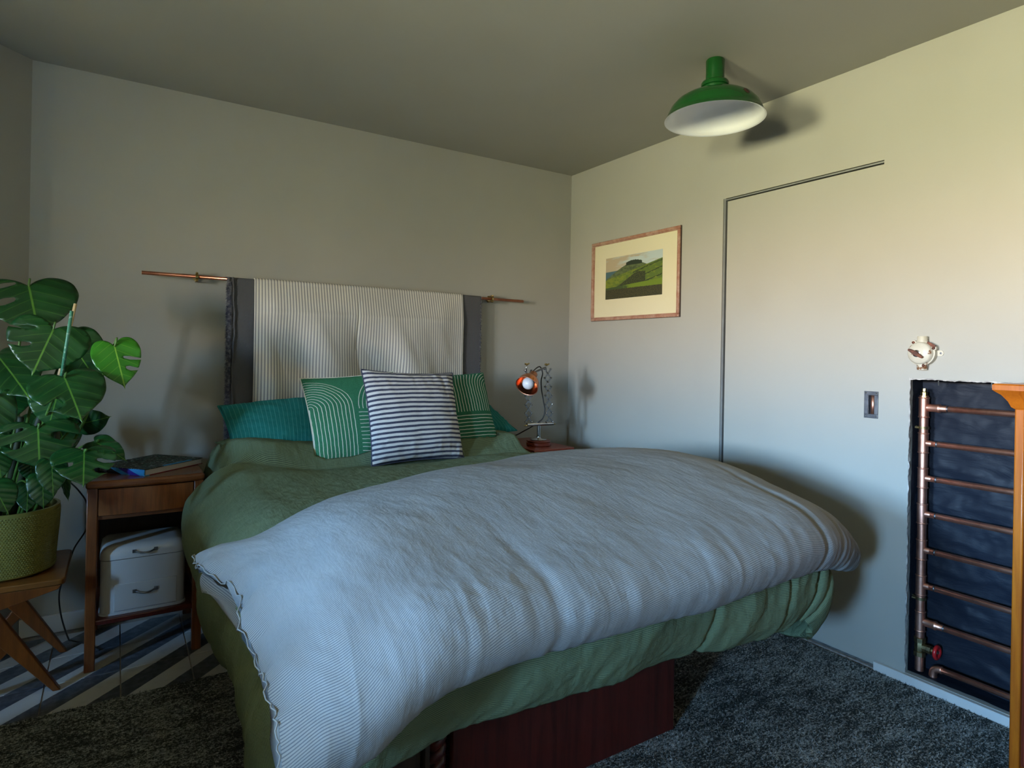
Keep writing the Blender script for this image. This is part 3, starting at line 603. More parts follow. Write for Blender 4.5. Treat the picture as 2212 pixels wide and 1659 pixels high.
# ================================================================ ROD AND HEADBOARD CLOTHS
RY_, RZ = -.055, 1.541
rod = thing('curtain_rod', 'copper pipe rod on brass clips above the bed', 'rod', (-1.42, RY_, RZ))
MB().tube([(-2.432, RY_, RZ+.004), (-.405, RY_, RZ)], .0085, 14, False).build('pipe', M['copper_rod'], rod, True, solid=.001)
for bx in (-2.213, -.628):
    c_ = MB().lathe([(.0085, -.006), (.0125, -.006), (.0125, .006), (.0085, .006)], (bx, RY_, RZ+.002), 'x', 20).build('clip', M['brass'], rod, True, auto=.6)
    for sz in (-1, 1):
        MB().lathe([(0, -.016), (.0045, -.014), (.0055, -.008), (.004, -.004), (.0035, .05)], (bx, RY_, RZ+.002+sz*.017), 'y', 12).build('clip_screw', M['brass'], c_, True)
        MB().box((bx-.005, RY_-.004, RZ+.002+sz*.011), (bx+.005, RY_+.004, RZ+.002+sz*.022)).build('clip_ear', M['brass'], c_, bevel=.001)
    MB().lathe([(0, 0), (.006, 0), (.006, .035), (.014, .037), (.014, .05), (0, .052)], (bx, RY_+.004, RZ+.002), 'y', 14).build('wall_plate', M['brass'], c_, True, auto=.6)
def drape(name, x0, x1, off, zb, zbk, mat, fold, parent=None, nx=260, spread=0., uvmul=1.):
    xs = np.linspace(0, 1, nx); r = .0085 + off
    prof = [(RY_ + r, z) for z in np.linspace(zbk, RZ, 8, endpoint=False)] + [(RY_ + r*math.cos(a), RZ + r*math.sin(a)) for a in np.linspace(0, PI, 12)] + [(RY_ - r, z) for z in np.linspace(RZ, zb, 110)[1:]]
    m_ = len(prof); P = np.zeros((nx, m_, 3)); UV = np.zeros((nx, m_, 2)); L = 0
    for j, (y, z) in enumerate(prof):
        fr_ = y < RY_; dz = max(RZ - z, 0) if fr_ else 0
        X_ = x0 + (x1-x0)*xs; X_ = X_ + spread*dz*(xs-.5)*2
        P[:, j, 0] = X_; P[:, j, 1] = y - (fold(X_, z)*min(1, dz*7)*(.30 + .70*sm(0, .10, xs)*(1 - sm(.86, 1, xs))) if fr_ else 0); P[:, j, 2] = z
        UV[:, j, 0] = (x0 + (x1-x0)*xs)*uvmul; UV[:, j, 1] = z if fr_ else 2*RZ - z
    return MB().grid(P, UV).build(name, mat, parent, True, solid=-.003)
blf = lambda x, z: .0018*np.sin(x*9) + .0012*fbm(x*4, z*2, 2) + .003
bl = tag(drape('woven_blanket', -2.083, -.711, .0025, .74, 1.30, M['weave'], blf, spread=.006), 'charcoal woven blanket with frayed fringe hanging from the copper rod', 'blanket')
def tf(x, z):
    d_ = x + (z-1.3)*.42
    return np.maximum(.012, .045 + .034*(np.sin(d_*14 + 1.2*np.sin(z*3))*(.6 + .4*np.sin(x*3)) + .6*fbm(d_*6, z*1.5, 2))*sm(1.5, 1.15, z) - .005*np.exp(-((x + 1.463 - (z-1.3)*.03)/.006)**2)*(z < 1.48)*(z > 1.22))
tag(drape('striped_cloth', -1.966, -.834, .008, .76, 1.25, M['ticking'], tf, spread=.004), 'cream and grey ticking striped cloth hung over the charcoal blanket', 'cloth')
def fringe(xe, sgn, cnt, ln, name):
    mb = MB(); 
    for i in range(cnt):
        z = rng.uniform(.72, RZ+.012); layer = i % 2; L_ = ln*rng.uniform(.55, 1.25)*(1 if layer else .8); x = xe + (.010*(1 if layer else -.1)*-sgn) ; y = RY_ - .016 - .007*layer - .004*rng.random(); dz = rng.normal(-.004, .006)
        if z > RZ-.01: y = RY_ - .010
        w_ = .0011; p0 = np.array([x, y, z]); p1 = p0 + np.array([sgn*L_*.55, -.003*rng.random(), dz*.4]); p2 = p0 + np.array([sgn*L_, .004*rng.normal(), dz - .003])
        a = np.array([0, 0, w_]); mb.add([p0-a, p0+a, p1+a, p2, p1-a], [(0, 1, 2, 4), (4, 2, 3)])
    mb.build(name, M['fringe'], bl, kind='stuff', fix=False)
fringe(-2.078, -1, 1900, .017, 'fringe'); fringe(-.713, 1, 500, .008, 'fringe')
rl = MB()                                                             # rolled selvedge behind the fringe
for off_, yy_ in ((0, -.020), (.022, -.026)):
    pts = [(-2.078 + off_ + .004*math.sin(z_*14 + off_*90) + .0015*math.sin(z_*60), RY_ + yy_ + .006, z_) for z_ in np.linspace(RZ+.012, .73, 80)]; rl.tube(pts, .0048, 7)
rl.build('frayed_edge', M['weave'], bl, True)

# ================================================================ LEFT NIGHTSTAND, BIN, BOOK
NX0, NX1, NYF, NYB, NZT = -2.605, -2.215, -.478, -.045, .712
ns_ = thing('nightstand', 'reddish wooden nightstand with open shelf holding a white bin', 'nightstand', (-2.36, -.26, 0))
for lx0 in (NX0, NX1-.034):
    for ly0 in (NYF, NYB-.034): MB().box((lx0, ly0, 0), (lx0+.034, ly0+.034, NZT-.018)).build('leg', M['teak'], ns_, bevel=.003)
top = MB(); nseg = 14; poly = []
for i in range(nseg+1):
    t = i/nseg; poly.append((NX0-.004 + (NX1-NX0+.008)*t, NYF - .006 - .016*math.sin(t*PI)))
poly += [(NX1+.004, NYB), (NX0-.004, NYB)]
top.prism(poly, Matrix.Translation((0, 0, NZT-.030)), .030); top.build('top', M['teak_x'], ns_, bevel=.010, seg=4)
df = MB(); fp = [(NX0+.036 + (NX1-NX0-.072)*i/nseg, NYF + .006 - .014*math.sin((.06+.88*i/nseg)*PI)) for i in range(nseg+1)] + [(NX1-.036, NYF+.03), (NX0+.036, NYF+.03)]
dwr = df.__class__().prism(fp, Matrix.Translation((0, 0, .578)), .100).build('drawer', M['teak_front'], ns_, bevel=.002)
MB().box((NX0+.034, NYF+.012, .562), (NX1-.034, NYF+.03, .576)).build('rail', M['teak_x'], ns_)
for sx in (NX0+.006, NX1-.022): MB().box((sx, NYF+.034, .562), (sx+.016, NYB-.034, .682)).build('side_panel', M['teak'], ns_)
MB().box((NX0+.01, NYB-.02, .18), (NX1-.01, NYB-.010, .682)).build('back_panel', M['darkwood'], ns_)
MB().box((NX0+.012, NYF+.006, .166), (NX1-.012, NYB-.01, .186)).build('shelf', M['redwood'], ns_, bevel=.004)
bn = thing('bread_bin', 'white enamel bin with two metal handles on the nightstand shelf', 'bin', (-2.42, -.3, .186))
BX0, BX1, BYF, BYB = -2.560, -2.272, -.446, -.20
def rrect(x0, x1, y0, y1, r, k=6):
    P = []
    for cx, cy, a0 in ((x1-r, y1-r, 0), (x0+r, y1-r, PI/2), (x0+r, y0+r, PI), (x1-r, y0+r, 3*PI/2)):
        for i in range(k+1): P.append((cx + r*math.cos(a0 + PI/2*i/k), cy + r*math.sin(a0 + PI/2*i/k)))
    return P
MB().prism(rrect(BX0-.004, BX1+.004, BYF-.004, BYB+.004, .035), Matrix.Translation((0, 0, .187)), .008).build('foot_rim', M['enamel'], bn, True, auto=.6)
MB().prism(rrect(BX0, BX1, BYF, BYB, .032), Matrix.Translation((0, 0, .195)), .200).build('body', M['enamel'], bn, True, auto=.6)
ld_ = MB(); rings = [(0, .397), (-.002, .398), (-.002, .418), (.004, .432), (.016, .442), (.04, .446)]; RR = [[(x, y, z) for x, y in rrect(BX0+o, BX1-o, BYF+o, BYB-o, max(.034-o*.3, .01))] for o, z in rings]
nq = len(RR[0]); vs = [p for r in RR for p in r]; fs = [(i*nq+k, i*nq+(k+1) % nq, (i+1)*nq+(k+1) % nq, (i+1)*nq+k) for i in range(len(RR)-1) for k in range(nq)] + [tuple(range((len(RR)-1)*nq, len(RR)*nq)), tuple(range(nq))[::-1]]
lid = ld_.add(vs, fs).build('lid', M['enamel'], bn, True, auto=.7)
dX0, dX1 = O(246, 1300, BYF)[0], O(381, 1280, BYF)[0]
drw = MB().box((dX0, BYF-.004, .200), (dX1, BYF+.01, .302)).build('drawer', M['enamel'], bn, bevel=.0015)
def bow(cx, cz, w_, par, y):
    pts = [(cx + w_*t, y - .003 - .014*(1-(abs(t)*1.15)**2 if abs(t) < .85 else 0), cz - .006*math.cos(t*PI)*0 - .007*(1-t*t)) for t in np.linspace(-1, 1, 17)]
    hb = MB().tube(pts, .0034, 8)
    for sx in (-1, 1): hb.box((cx + sx*w_ - .007, y-.003, cz-.007), (cx + sx*w_ + .007, y+.001, cz+.006))
    hb.build('handle', M['steel'], par, True, auto=.6)
bow(O(314, 1187, BYF)[0], O(314, 1187, BYF)[2], .036, lid, BYF-.001); bow(O(314, 1272, BYF)[0], O(314, 1272, BYF)[2], .036, drw, BYF-.004)
bk = thing('book', 'large hardback book with dark foliage cover and blue spine corner', 'book', (-2.42, -.455, NZT)); bk.rotation_euler = (0, 0, math.radians(42))
def local_build(mb, name, mat, parent, **k):
    o = mb.build(name, mat, None, **k); o.parent = parent; return o
bl_, bd_, bt_ = .295, .245, .024
cv = MB().grid(np.array([[[-.002 + .299*i, .25*j - .003, bt_] for j in (0, 1)] for i in (0, 1)], float), np.array([[[i, j] for j in (0, 1)] for i in (0, 1)], float))
local_build(cv, 'cover', M['cover'], bk, solid=.0022, fix=True)
local_build(MB().box((-.002, -.003, .0005), (.297, .247, .0027)), 'back_cover', M['backcover'], bk)
local_build(MB().box((.004, .0, .0027), (.292, .242, bt_-.002)), 'pages', M['pages'], bk)
sp = MB().grid(np.array([[[-.003 - .002*math.sin(j/4*PI), .247 - .25*i, .0005 + (bt_)*j/4] for j in range(5)] for i in (0, 1)], float), np.array([[[i, j/4] for j in range(5)] for i in (0, 1)], float)); local_build(sp, 'spine', M['spine'], bk, solid=-.0015)

# ================================================================ STOOL, POT, PLANT
sl = thing('plant_stool', 'low wooden stool with slanted crossing legs under the plant pot', 'stool', (-2.9, -.37, 0))
SX0, SX1, SY0, SY1, SZ = -2.985, -2.660, -.565, -.180, .392
MB().prism(rrect(SX0, SX1, SY0, SY1, .02, 4), Matrix.Translation((0, 0, SZ-.022)), .022).build('seat', M['stoolwood'], sl, bevel=.004)
Mxz = lambda y: Matrix(((1, 0, 0, 0), (0, 0, -1, y), (0, 1, 0, 0), (0, 0, 0, 1)))
for y0 in (-.540, -.215):
    MB().prism([(SX0+.03, SZ-.022), (SX1-.012, SZ-.022), (SX1-.02, SZ-.036), (SX1-.20, SZ-.085), (SX0+.03, SZ-.085)], Mxz(y0), .022).build('apron', M['stoolleg'], sl, bevel=.002)
    MB().prism([(SX1-.030, 0), (SX1-.008, 0), (SX1-.18, .30), (SX1-.22, .345), (SX1-.285, .345), (SX1-.24, .27)], Mxz(y0-.002), .026).build('leg', M['stoolleg'], sl, bevel=.003)
    MB().prism([(SX1-.335, 0), (SX1-.312, 0), (SX1-.135, .185), (SX1-.165, .215)], Mxz(y0+.0), .022).build('brace', M['stoolleg'], sl, bevel=.003)
PCX, PCY, PZ = -2.842, -.385, SZ
pt = thing('potted_monstera', 'split-leaf plant in a dimpled olive pot on the wooden stool', 'potted plant', (PCX, PCY, PZ))
pr = .150; prof = [(0, .002), (pr-.022, .002), (pr-.010, .010)] + [(pr - .008 + .012*sm(0, 1, t), .012 + .218*t) for t in np.linspace(0, 1, 20)] + [(pr+.004, .236), (pr-.006, .236), (pr-.008, .20), (0, .20)]
pot = MB().lathe([(r, h) for r, h in prof], (PCX, PCY, PZ), 'z', 72).build('pot', M['pot'], pt, True, auto=.7)
dm = bpy.data.meshes.new('dimple'); bm = bmesh.new(); bmesh.ops.create_icosphere(bm, subdivisions=1, radius=1); bm.to_mesh(dm); bm.free()
db = MB(); R0 = Matrix.Diagonal((1, .4, .55, 1)); ico = [(v.co.copy()) for v in dm.vertices]; icf = [tuple(p.vertices) for p in dm.polygons]
nr, ncol = 30, 108
for r in range(nr):
    t = (r+.7)/nr
    if t > .985: continue
    rad = pr - .008 + .012*float(sm(0, 1, t))
    for c in range(ncol):
        an = 2*PI*(c + .5*(r % 2))/ncol
        if math.sin(an - .9) > .55: continue
        ca_, sa_ = math.cos(an), math.sin(an); ctr = Vector((PCX + rad*ca_, PCY + rad*sa_, PZ + .012 + .218*t))
        db.add([ctr + Vector((-sa_*q.x*.0037 + ca_*q.y*.0018, ca_*q.x*.0037 + sa_*q.y*.0018, q.z*.0026)) for q in ico], icf)
db.build('dimples', M['pot'], pot, True, kind='stuff', fix=False)
MB().lathe([(pr-.010, .205), (.08, .212), (0, .214)], (PCX, PCY, PZ), 'z', 40).build('soil', M['soil'], pt, True)

HALF = [(0, 0), (.10, -.13), (.24, -.20), (.39, -.16), (.49, -.02), (.525, .18), (.485, .40), (.385, .60), (.24, .775), (.085, .895), (.022, .955), (0, 1.03)]
def leaf_mesh(slitsR=(), slitsL=(), wav=0., curl=.25, droop=.12, seed=0, heart=1.):
    r = spline([(x, y, 0) for x, y in HALF], 60)[:, :2]
    def side(slits, sg):
        out = r.copy(); pts = list(map(tuple, out))
        for (v, inner, wd) in sorted(slits, key=lambda s: -s[0]):
            wd *= 1.45
            j = min(range(12, 56), key=lambda k: abs(pts[k][1] - v) if k < len(pts) else 9)
            ex, ey = pts[j]; ix, iy = inner, v - .13*(ex-inner)*2
            a = (ex, ey - wd*.25); a2 = (ix + (ex-ix)*.35, iy + (ey-iy)*.35 - wd*.55); a3 = (ix + .015, iy - wd*.35); c_ = (ix, iy); b3 = (ix + .02, iy + wd*.35); b2 = (ix + (ex-ix)*.35, iy + (ey-iy)*.35 + wd*.55); b = (ex, ey + wd*.25)
            lo = [p for p in pts[:j+1] if not (p[1] > ey - wd*.3 and p[0] > ex-.06)]; hi = [p for p in pts[j+1:] if not (p[1] < ey + wd*.3 and p[0] > ex-.06)]
            pts = lo + [a, a2, a3, c_, b3, b2, b] + hi
        return [(sg*x, y) for x, y in pts]
    R_ = side(slitsR, 1); L_ = side(slitsL, -1); outline = R_[:-1] + L_[::-1][:-1]
    n = len(outline); poly = np.array(outline)
    gx, gy = np.meshgrid(np.linspace(-.5, .5, 21), np.linspace(-.2, .98, 24)); g = np.stack([gx.ravel(), gy.ravel()], 1)
    def inside(p):
        c = np.zeros(len(p), bool); x, y = p[:, 0], p[:, 1]
        for i in range(n):
            x1, y1 = poly[i]; x2, y2 = poly[(i+1) % n]
            k = ((y1 > y) != (y2 > y)); xi = (x2-x1)*(y-y1)/((y2-y1) if y2 != y1 else 1e-9) + x1; c ^= k & (x < xi)
        return c
    dist = np.min(np.linalg.norm(g[:, None] - poly[None], axis=-1), axis=1)
    g = g[inside(g) & (dist > .022)]
    allp = [Vector(p) for p in outline] + [Vector(p) for p in g.tolist()]
    vo, eo, fo_, *_ = delaunay_2d_cdt(allp, [(i, (i+1) % n) for i in range(n)], [], 0, 1e-6)
    vo = np.array([tuple(v) for v in vo]); tri = [tuple(f) for f in fo_]
    cen = np.array([vo[list(f)].mean(0) for f in tri]); ok = inside(cen); tri = [f for f, k in zip(tri, ok) if k]
    x, y = vo[:, 0], vo[:, 1]; ax = np.abs(x)
    z = curl*.25*np.sqrt(ax*ax + .002)*1.0 - curl*.9*ax**2 - droop*np.clip(y, 0, 2)**2*.9 - .25*np.clip(-y, 0, 1) + .018*np.sin(y*16 - ax*9 + seed)*ax*2 + wav*.06*np.sin(y*5 + seed + x*4)*ax
    return np.stack([x, y, z], 1), tri
def leaf(base, tip, width, d0, d1=None, slR=(), slL=(), mat='leaf', roll=0., upb=.5, seed=0, curl=.25, droop=.12, stem=None, name='leaf'):
    d1 = d1 or d0; P0 = dep(*base, d0); P1 = dep(*tip, d1); ydir = P1 - P0; L = np.linalg.norm(ydir); ydir /= L
    nrm = (CAM - P0); nrm /= np.linalg.norm(nrm); nrm = nrm + np.array([0, 0, upb]) + roll*np.cross(ydir, nrm); nrm -= ydir*(nrm @ ydir); nrm /= np.linalg.norm(nrm); xdir = np.cross(ydir, nrm)
    if xdir @ RT < 0: pass
    wscale = width*d0/FPX/1.05
    vs, tri = leaf_mesh(slR, slL, 1., curl, droop, seed)
    W_ = P0 + np.outer(vs[:, 0]*wscale, xdir) + np.outer(vs[:, 1]*L, ydir) + np.outer(vs[:, 2]*L, nrm)
    mb = MB(); mb.v = [tuple(p) for p in W_.tolist()]; mb.f = tri; mb.uv = [tuple(p) for p in vs[:, :2].tolist()]
    lo = mb.build(name, M[mat], pt, True, fix=True, solid=-.0012)
    # petiole
    if stem is not None:
        root = np.array([PCX + stem[0], PCY + stem[1], PZ + .20]); midp = root*.45 + P0*.55 + np.array([0, 0, .06]) + np.array(stem[2] if len(stem) > 2 else (0, 0, 0)); pts = spline([root, midp, P0 - nrm*.012 + np.array([0, 0, .012]), P0 + ydir*.004], 22)
        MB().tube(pts, list(np.linspace(.0058, .0026, 22)), 8).build('petiole', M['petiole'], lo, True)
    return lo
# sides: in local frame R is +x = cross(y, n); for leaves hanging down (tip below) +x points to picture left
leaf((62, 618), (84, 716), 172, 2.22, 2.16, slR=((.02, .12, .07), (.36, .16, .08)), seed=1, stem=(-.03, .02), curl=.35)
leaf((116, 711), (69, 806), 150, 2.10, 2.02, slR=((.16, .20, .06), (.50, .17, .07)), seed=2, stem=(0, -.02), curl=.3)
leaf((247, 747), (270, 834), 92, 2.12, 2.08, slL=((.40, .12, .06), (.62, .12, .07)), mat='leaf2', seed=3, stem=(.05, .0, (.02, 0, -.08)), curl=.2)
leaf((139, 815), (177, 902), 140, 1.98, 1.90, slR=((.62, .14, .15),), seed=4, stem=(.03, -.03), curl=.4, upb=.9)
leaf((150, 735), (212, 826), 108, 2.28, 2.26, seed=5, stem=(.02, .04), upb=.1)
leaf((-6, 768), (62, 850), 130, 2.12, 2.02, seed=6, stem=(-.05, -.03), upb=.5)
leaf((8, 815), (30, 905), 110, 2.16, 2.10, seed=16, stem=(-.05, 0), upb=.2)
leaf((128, 838), (104, 924), 104, 2.10, 2.06, seed=7, stem=(.02, .0), upb=.2)
leaf((176, 915), (236, 902), 60, 2.24, 2.24, seed=8, stem=(.04, .03), upb=-.2)
leaf((82, 924), (86, 1012), 148, 2.02, 1.98, slR=((.10, .17, .07), (.45, .15, .12)), slL=((.30, .15, .13),), seed=9, stem=(-.01, -.04))
leaf((182, 975), (180, 1046), 118, 2.00, 1.92, slR=((.45, .16, .10),), slL=((.10, .22, .06), (.35, .20, .09), (.62, .16, .10)), seed=10, stem=(.07, -.04), curl=.2)
leaf((206, 955), (272, 990), 56, 2.14, 2.12, seed=11, stem=(.07, .02), upb=.7)
leaf((112, 1000), (115, 1069), 58, 1.98, 1.94, seed=12, stem=(.04, -.05), curl=.3)
leaf((92, 1032), (94, 1098), 58, 2.03, 2.00, mat='leaf', seed=13, stem=(.03, -.04))
leaf((-14, 1050), (18, 1106), 74, 1.98, 1.95, seed=14, stem=(-.05, -.06), upb=.6)
leaf((-6, 862), (2, 968), 66, 2.00, 1.97, seed=15, stem=(-.06, -.04))
leaf((-5, 975), (3, 1036), 50, 2.05, 2.02, seed=17, stem=(-.06, -.03))
leaf((66, 1000), (68, 1040), 44, 2.12, 2.12, seed=18, stem=(0, 0))
leaf((140, 1028), (144, 1082), 22, 2.10, 2.08, seed=19, stem=(.06, .0), roll=.8)
leaf((60, 1050), (58, 1106), 46, 2.10, 2.06, seed=20, stem=(.0, -.02), upb=.1)
leaf((40, 905), (20, 985), 90, 2.30, 2.28, seed=21, stem=(-.02, .03), upb=.1)
leaf((120, 905), (150, 985), 90, 2.28, 2.28, seed=22, stem=(.03, .04), upb=.0)
# main stems and stakes
for (a, b, c, r_) in (((-.02, .01), (30, 1000), (45, 900), .010), ((.01, -.01), (60, 985), (100, 860), .011), ((.04, .02), (118, 980), (118, 900), .009)):
    pts = spline([(PCX+a[0], PCY+a[1], PZ+.19), dep(*b, 2.16), dep(*c, 2.16)], 20); MB().tube(pts, r_, 9).build('stem', M['oldstem'], pt, True)
q0 = dep(155, 672, 2.04); q1 = dep(135, 800, 2.06); MB().tube([q0, q0 + (q1-q0)*1.2], .0052, 8).build('stake', M['gstake'], pt, True)
q0 = dep(163, 656, 2.14); q1 = dep(148, 722, 2.145); MB().tube([q0, q0 + (q1-q0)*4.2], .0052, 8).build('stake', M['bamboo'], pt, True)
# cable between stool and nightstand
cpts = [on(147, 1038, 1, -.30), on(170, 1060, 1, -.28), on(188, 1090, 1, -.24), on(187, 1140, 1, -.22), on(160, 1185, 1, -.17), on(143, 1235, 1, -.150)]
cpts += [on(128, 1280, 1, -.135), on(132, 1330, 1, -.14), on(147, 1378, 1, -.16), (-2.655, -.165, .010), (-2.60, -.22, .005), (-2.56, -.30, .005)]
tag(MB().tube(spline(cpts, 90), .0030, 7).build('power_cable', M['cable'], smooth=True), 'thin dark cable dropping to the tiles between stool and nightstand', 'cable')

# ================================================================ RIGHT NIGHTSTAND AND SCISSOR LAMP
rn = thing('nightstand', 'dark red nightstand in the corner under the scissor lamp', 'nightstand', (-.5, -.27, 0))
MB().box((-.612, -.505, .672), (-.337, -.05, .695)).build('top', M['nsred'], rn, bevel=.003)
for lx in (-.607, -.372):
    for ly in (-.50, -.09): MB().box((lx, ly, 0), (lx+.03, ly+.03, .672)).build('leg', M['nsred'], rn)
MB().box((-.602, -.498, .53), (-.345, -.09, .672)).build('drawer_box', M['nsred'], rn)
LX, LY = -.478, -.352
tag(MB().lathe([(0, 0), (.066, 0), (.070, .004), (.070, .018), (.064, .022), (.070, .026), (.068, .030), (0, .030)], (LX, LY, .695), 'z', 40).build('round_box', M['nsred'], smooth=True, auto=.7), 'round dark red wooden box under the scissor lamp', 'box')
lp = thing('scissor_lamp', 'chrome scissor-arm table lamp with copper shade beside the bed', 'lamp', (LX, LY, .725))
MB().lathe([(0, 0), (.046, 0), (.048, .004), (.040, .008), (.016, .011), (.011, .016), (.011, .020)], (LX, LY, .725), 'z', 40).build('base', M['chrome'], lp, True, auto=.8)
zb_ = O(1167, 916, LY)[2]
MB().cyl((LX, LY, .735), (LX, LY, zb_-.008), .0095, 18).build('column', M['chrome'], lp, True, auto=.8)
xl, xr_ = O(1136, 916, LY)[0], O(1197, 914, LY)[0]
MB().tube([(xl+.008, LY, zb_), (xr_-.008, LY, zb_-.002)], .0085, 14).build('crossbar', M['chrome'], lp, True, auto=.8)
for xx, sg in ((xl, -1), (xr_, 1)):
    MB().tube([(xx - sg*.01, LY, zb_-.003), (xx + sg*.012, LY, zb_-.004)], [.005, .003], 8).build('wing_nut', M['brass'], lp, True)
def arm(x0, z0, x1, z1, ncell, w_, y):
    ar = thing('x', '', ''); bpy.data.objects.remove(ar)
    am = MB().box((x0-.003, y-.003, z0-.012), (x0+.003, y+.003, z0+.004)); ao = None
    dzc = (z1-z0)/ncell; links = []; riv = []
    for i in range(ncell):
        zA = z0 + dzc*i; zB = zA + dzc; cA = x0 + (x1-x0)*i/ncell; cB = x0 + (x1-x0)*(i+1)/ncell
        links += [((cA-w_, zA), (cB+w_, zB), -.003), ((cA+w_, zA), (cB-w_, zB), .003)]; riv += [(cA-w_, zA), (cA+w_, zA), ((cA+cB)/2, (zA+zB)/2)]
    riv += [(x1-w_, z1), (x1+w_, z1)]
    root = bpy.data.objects.new('scissor_arm', None); COL.objects.link(root); root.parent = lp; root.matrix_parent_inverse = Matrix.Translation(-lp.location); root.location = (0, 0, 0)
    for (a, za), (b, zb2), dy in links:
        d_ = np.array([b-a, 0, zb2-za]); L = np.linalg.norm(d_); an = math.atan2(d_[0], d_[2])
        Mx = Matrix.Translation(((a+b)/2, y+dy, (za+zb2)/2)) @ Matrix.Rotation(an, 4, 'Y'); o = MB().box((-.0042, -.0010, -L/2-.004), (.0042, .0010, L/2+.004), Mx).build('link', M['linksteel']); o.parent = root
    for a, za in riv:
        o = MB().lathe([(0, -.008), (.0042, -.0065), (.0042, .0065), (0, .008)], (a, y, za), 'y', 9).build('rivet', M['chrome'], None, True); o.parent = root
    return root
tlx, tlz = O(1141, 800, LY)[0], O(1141, 800, LY)[2]; trx, trz = O(1183, 797, LY)[0], O(1183, 797, LY)[2]
arm(O(1142, 911, LY)[0], O(1142, 911, LY)[2], tlx, tlz, 6, .021, LY)
arm(O(1187, 911, LY)[0], O(1187, 911, LY)[2], trx, trz, 6, .022, LY)
for (px, py) in ((1137, 787), (1180, 788)):
    c_ = O(px, py, LY); wnm = MB().lathe([(0, -.012), (.006, -.011), (.007, -.004), (.004, 0), (.004, .012)], tuple(c_), 'y', 12)
    for sg in (-1, 1): wnm.tube([c_ + np.array([sg*.004, -.006, 0]), c_ + np.array([sg*.014, -.010, .006])], [.003, .0045], 8)
    wnm.build('wing_nut', M['brass'], lp, True); MB().tube([c_, c_ + np.array([.004, .004, -.042])], .0028, 8).build('post', M['chrome'], lp, True)
# shade
sc_ = O(1138, 834, LY - .10)                                          # centre of the opening
axis = np.array([.30, .62, .52]); axis = RT*.36 + UP*.58 + FW*.73; axis /= np.linalg.norm(axis)
q = Vector(axis).to_track_quat('Z', 'Y').to_matrix()
LS = .90
shp = [(.0745, 0), (.0735, .004), (.071, .022), (.063, .048), (.050, .068), (.036, .080), (.033, .083), (.033, .092), (.026, .098), (.026, .122), (.018, .130), (0, .132)]
sh = MB().lathe([(r*.96*LS, h*LS) for r, h in shp], tuple(sc_), q, 48).build('shade', M['copper_shade'], lp, True, solid=.0015)
MB().lathe([(r*LS*.97, h) for r, h in ((.0735, .001), (.0745, -.001), (.0725, -.002), (.0705, .0005))], tuple(sc_), q, 48).build('rim', M['copper'], sh, True)
bc = sc_ + axis*.024; MB().lathe([(.034*math.sin(a), -.034*math.cos(a)) for a in np.linspace(.001, PI*.82, 18)] + [(.014, .046), (.014, .075)], tuple(bc), q, 28).build('bulb', M['bulb'], lp, True)
nk = sc_ + axis*.110
MB().tube(spline([nk, nk + np.array([.02, .01, .012]), np.array(O(1178, 794, LY)) + np.array([0, 0, 0])], 12), .0055, 10).build('joint_arm', M['steel'], lp, True)
cb2 = [nk + np.array([-.012, 0, .0]), nk + np.array([.0, 0, .020]), O(1166, 792, LY+.0), O(1172, 806, LY), O(1169, 822, LY), O(1170, 842, LY), O(1174, 866, LY), O(1177, 886, LY), O(1172, 904, LY), O(1160, 914, LY+.012), O(1148, 922, LY+.06), O(1130, 932, LY+.14), O(1112, 941, LY+.20), (-.606, -.12, .701), (-.622, -.10, .66), (-.624, -.09, .52)]
MB().tube(spline(cb2, 90), .0036, 8).build('cable', M['cable'], lp, True)

# ================================================================ PENDANT
px0, py0 = -.524, -1.595
pd = thing('ceiling_lamp', 'green enamel dome ceiling lamp with white inside', 'ceiling lamp', (px0, py0, 2.4))
MB().lathe([(.034, 0), (.0365, -.004), (.0355, -.045), (.036, -.086)], (px0, py0, 2.4), 'z', 36).build('stem', M['genamel'], pd, True, auto=.9)
MB().lathe([(.036, -.084), (.050, -.088), (.0535, -.094), (.0535, -.106), (.048, -.108), (.048, -.112), (.0535, -.114), (.053, -.124), (.048, -.128)], (px0, py0, 2.4), 'z', 40).build('collar', M['genamel'], pd, True, auto=.9)
do = [(.046, -.122), (.062, -.128), (.095, -.137), (.125, -.149), (.150, -.165), (.169, -.187), (.181, -.212), (.188, -.232), (.193, -.2345), (.194, -.2375)]
sd = MB().lathe(do, (px0, py0, 2.4), 'z', 72).build('shade', M['genamel'], pd, True)
di = [(r-.0025, h-.0022) for r, h in do[:-2]] + [(.1905, -.2365), (.194, -.2375)]
MB().lathe([(0, -.128)] + di, (px0, py0, 2.4), 'z', 72).build('shade_inside', M['wenamel'], sd, True)
bp = dep(1611, 210, 2.36); bd = np.array([bp[0]-px0, bp[1]-py0]); ban = math.atan2(-.80, -.10)
bx_, by_ = px0 + .166*math.cos(ban), py0 + .166*math.sin(ban); bq = Matrix.Translation((bx_, by_, 2.4-.184)) @ Matrix.Rotation(ban, 4, 'Z') @ Matrix.Rotation(math.radians(58), 4, 'Y')
MB().lathe([(0, .002), (.012, .002), (.0135, .0005)], (0, 0, 0), 'z', 20).build('badge', M['badge'], sd, True).data.transform(bq)

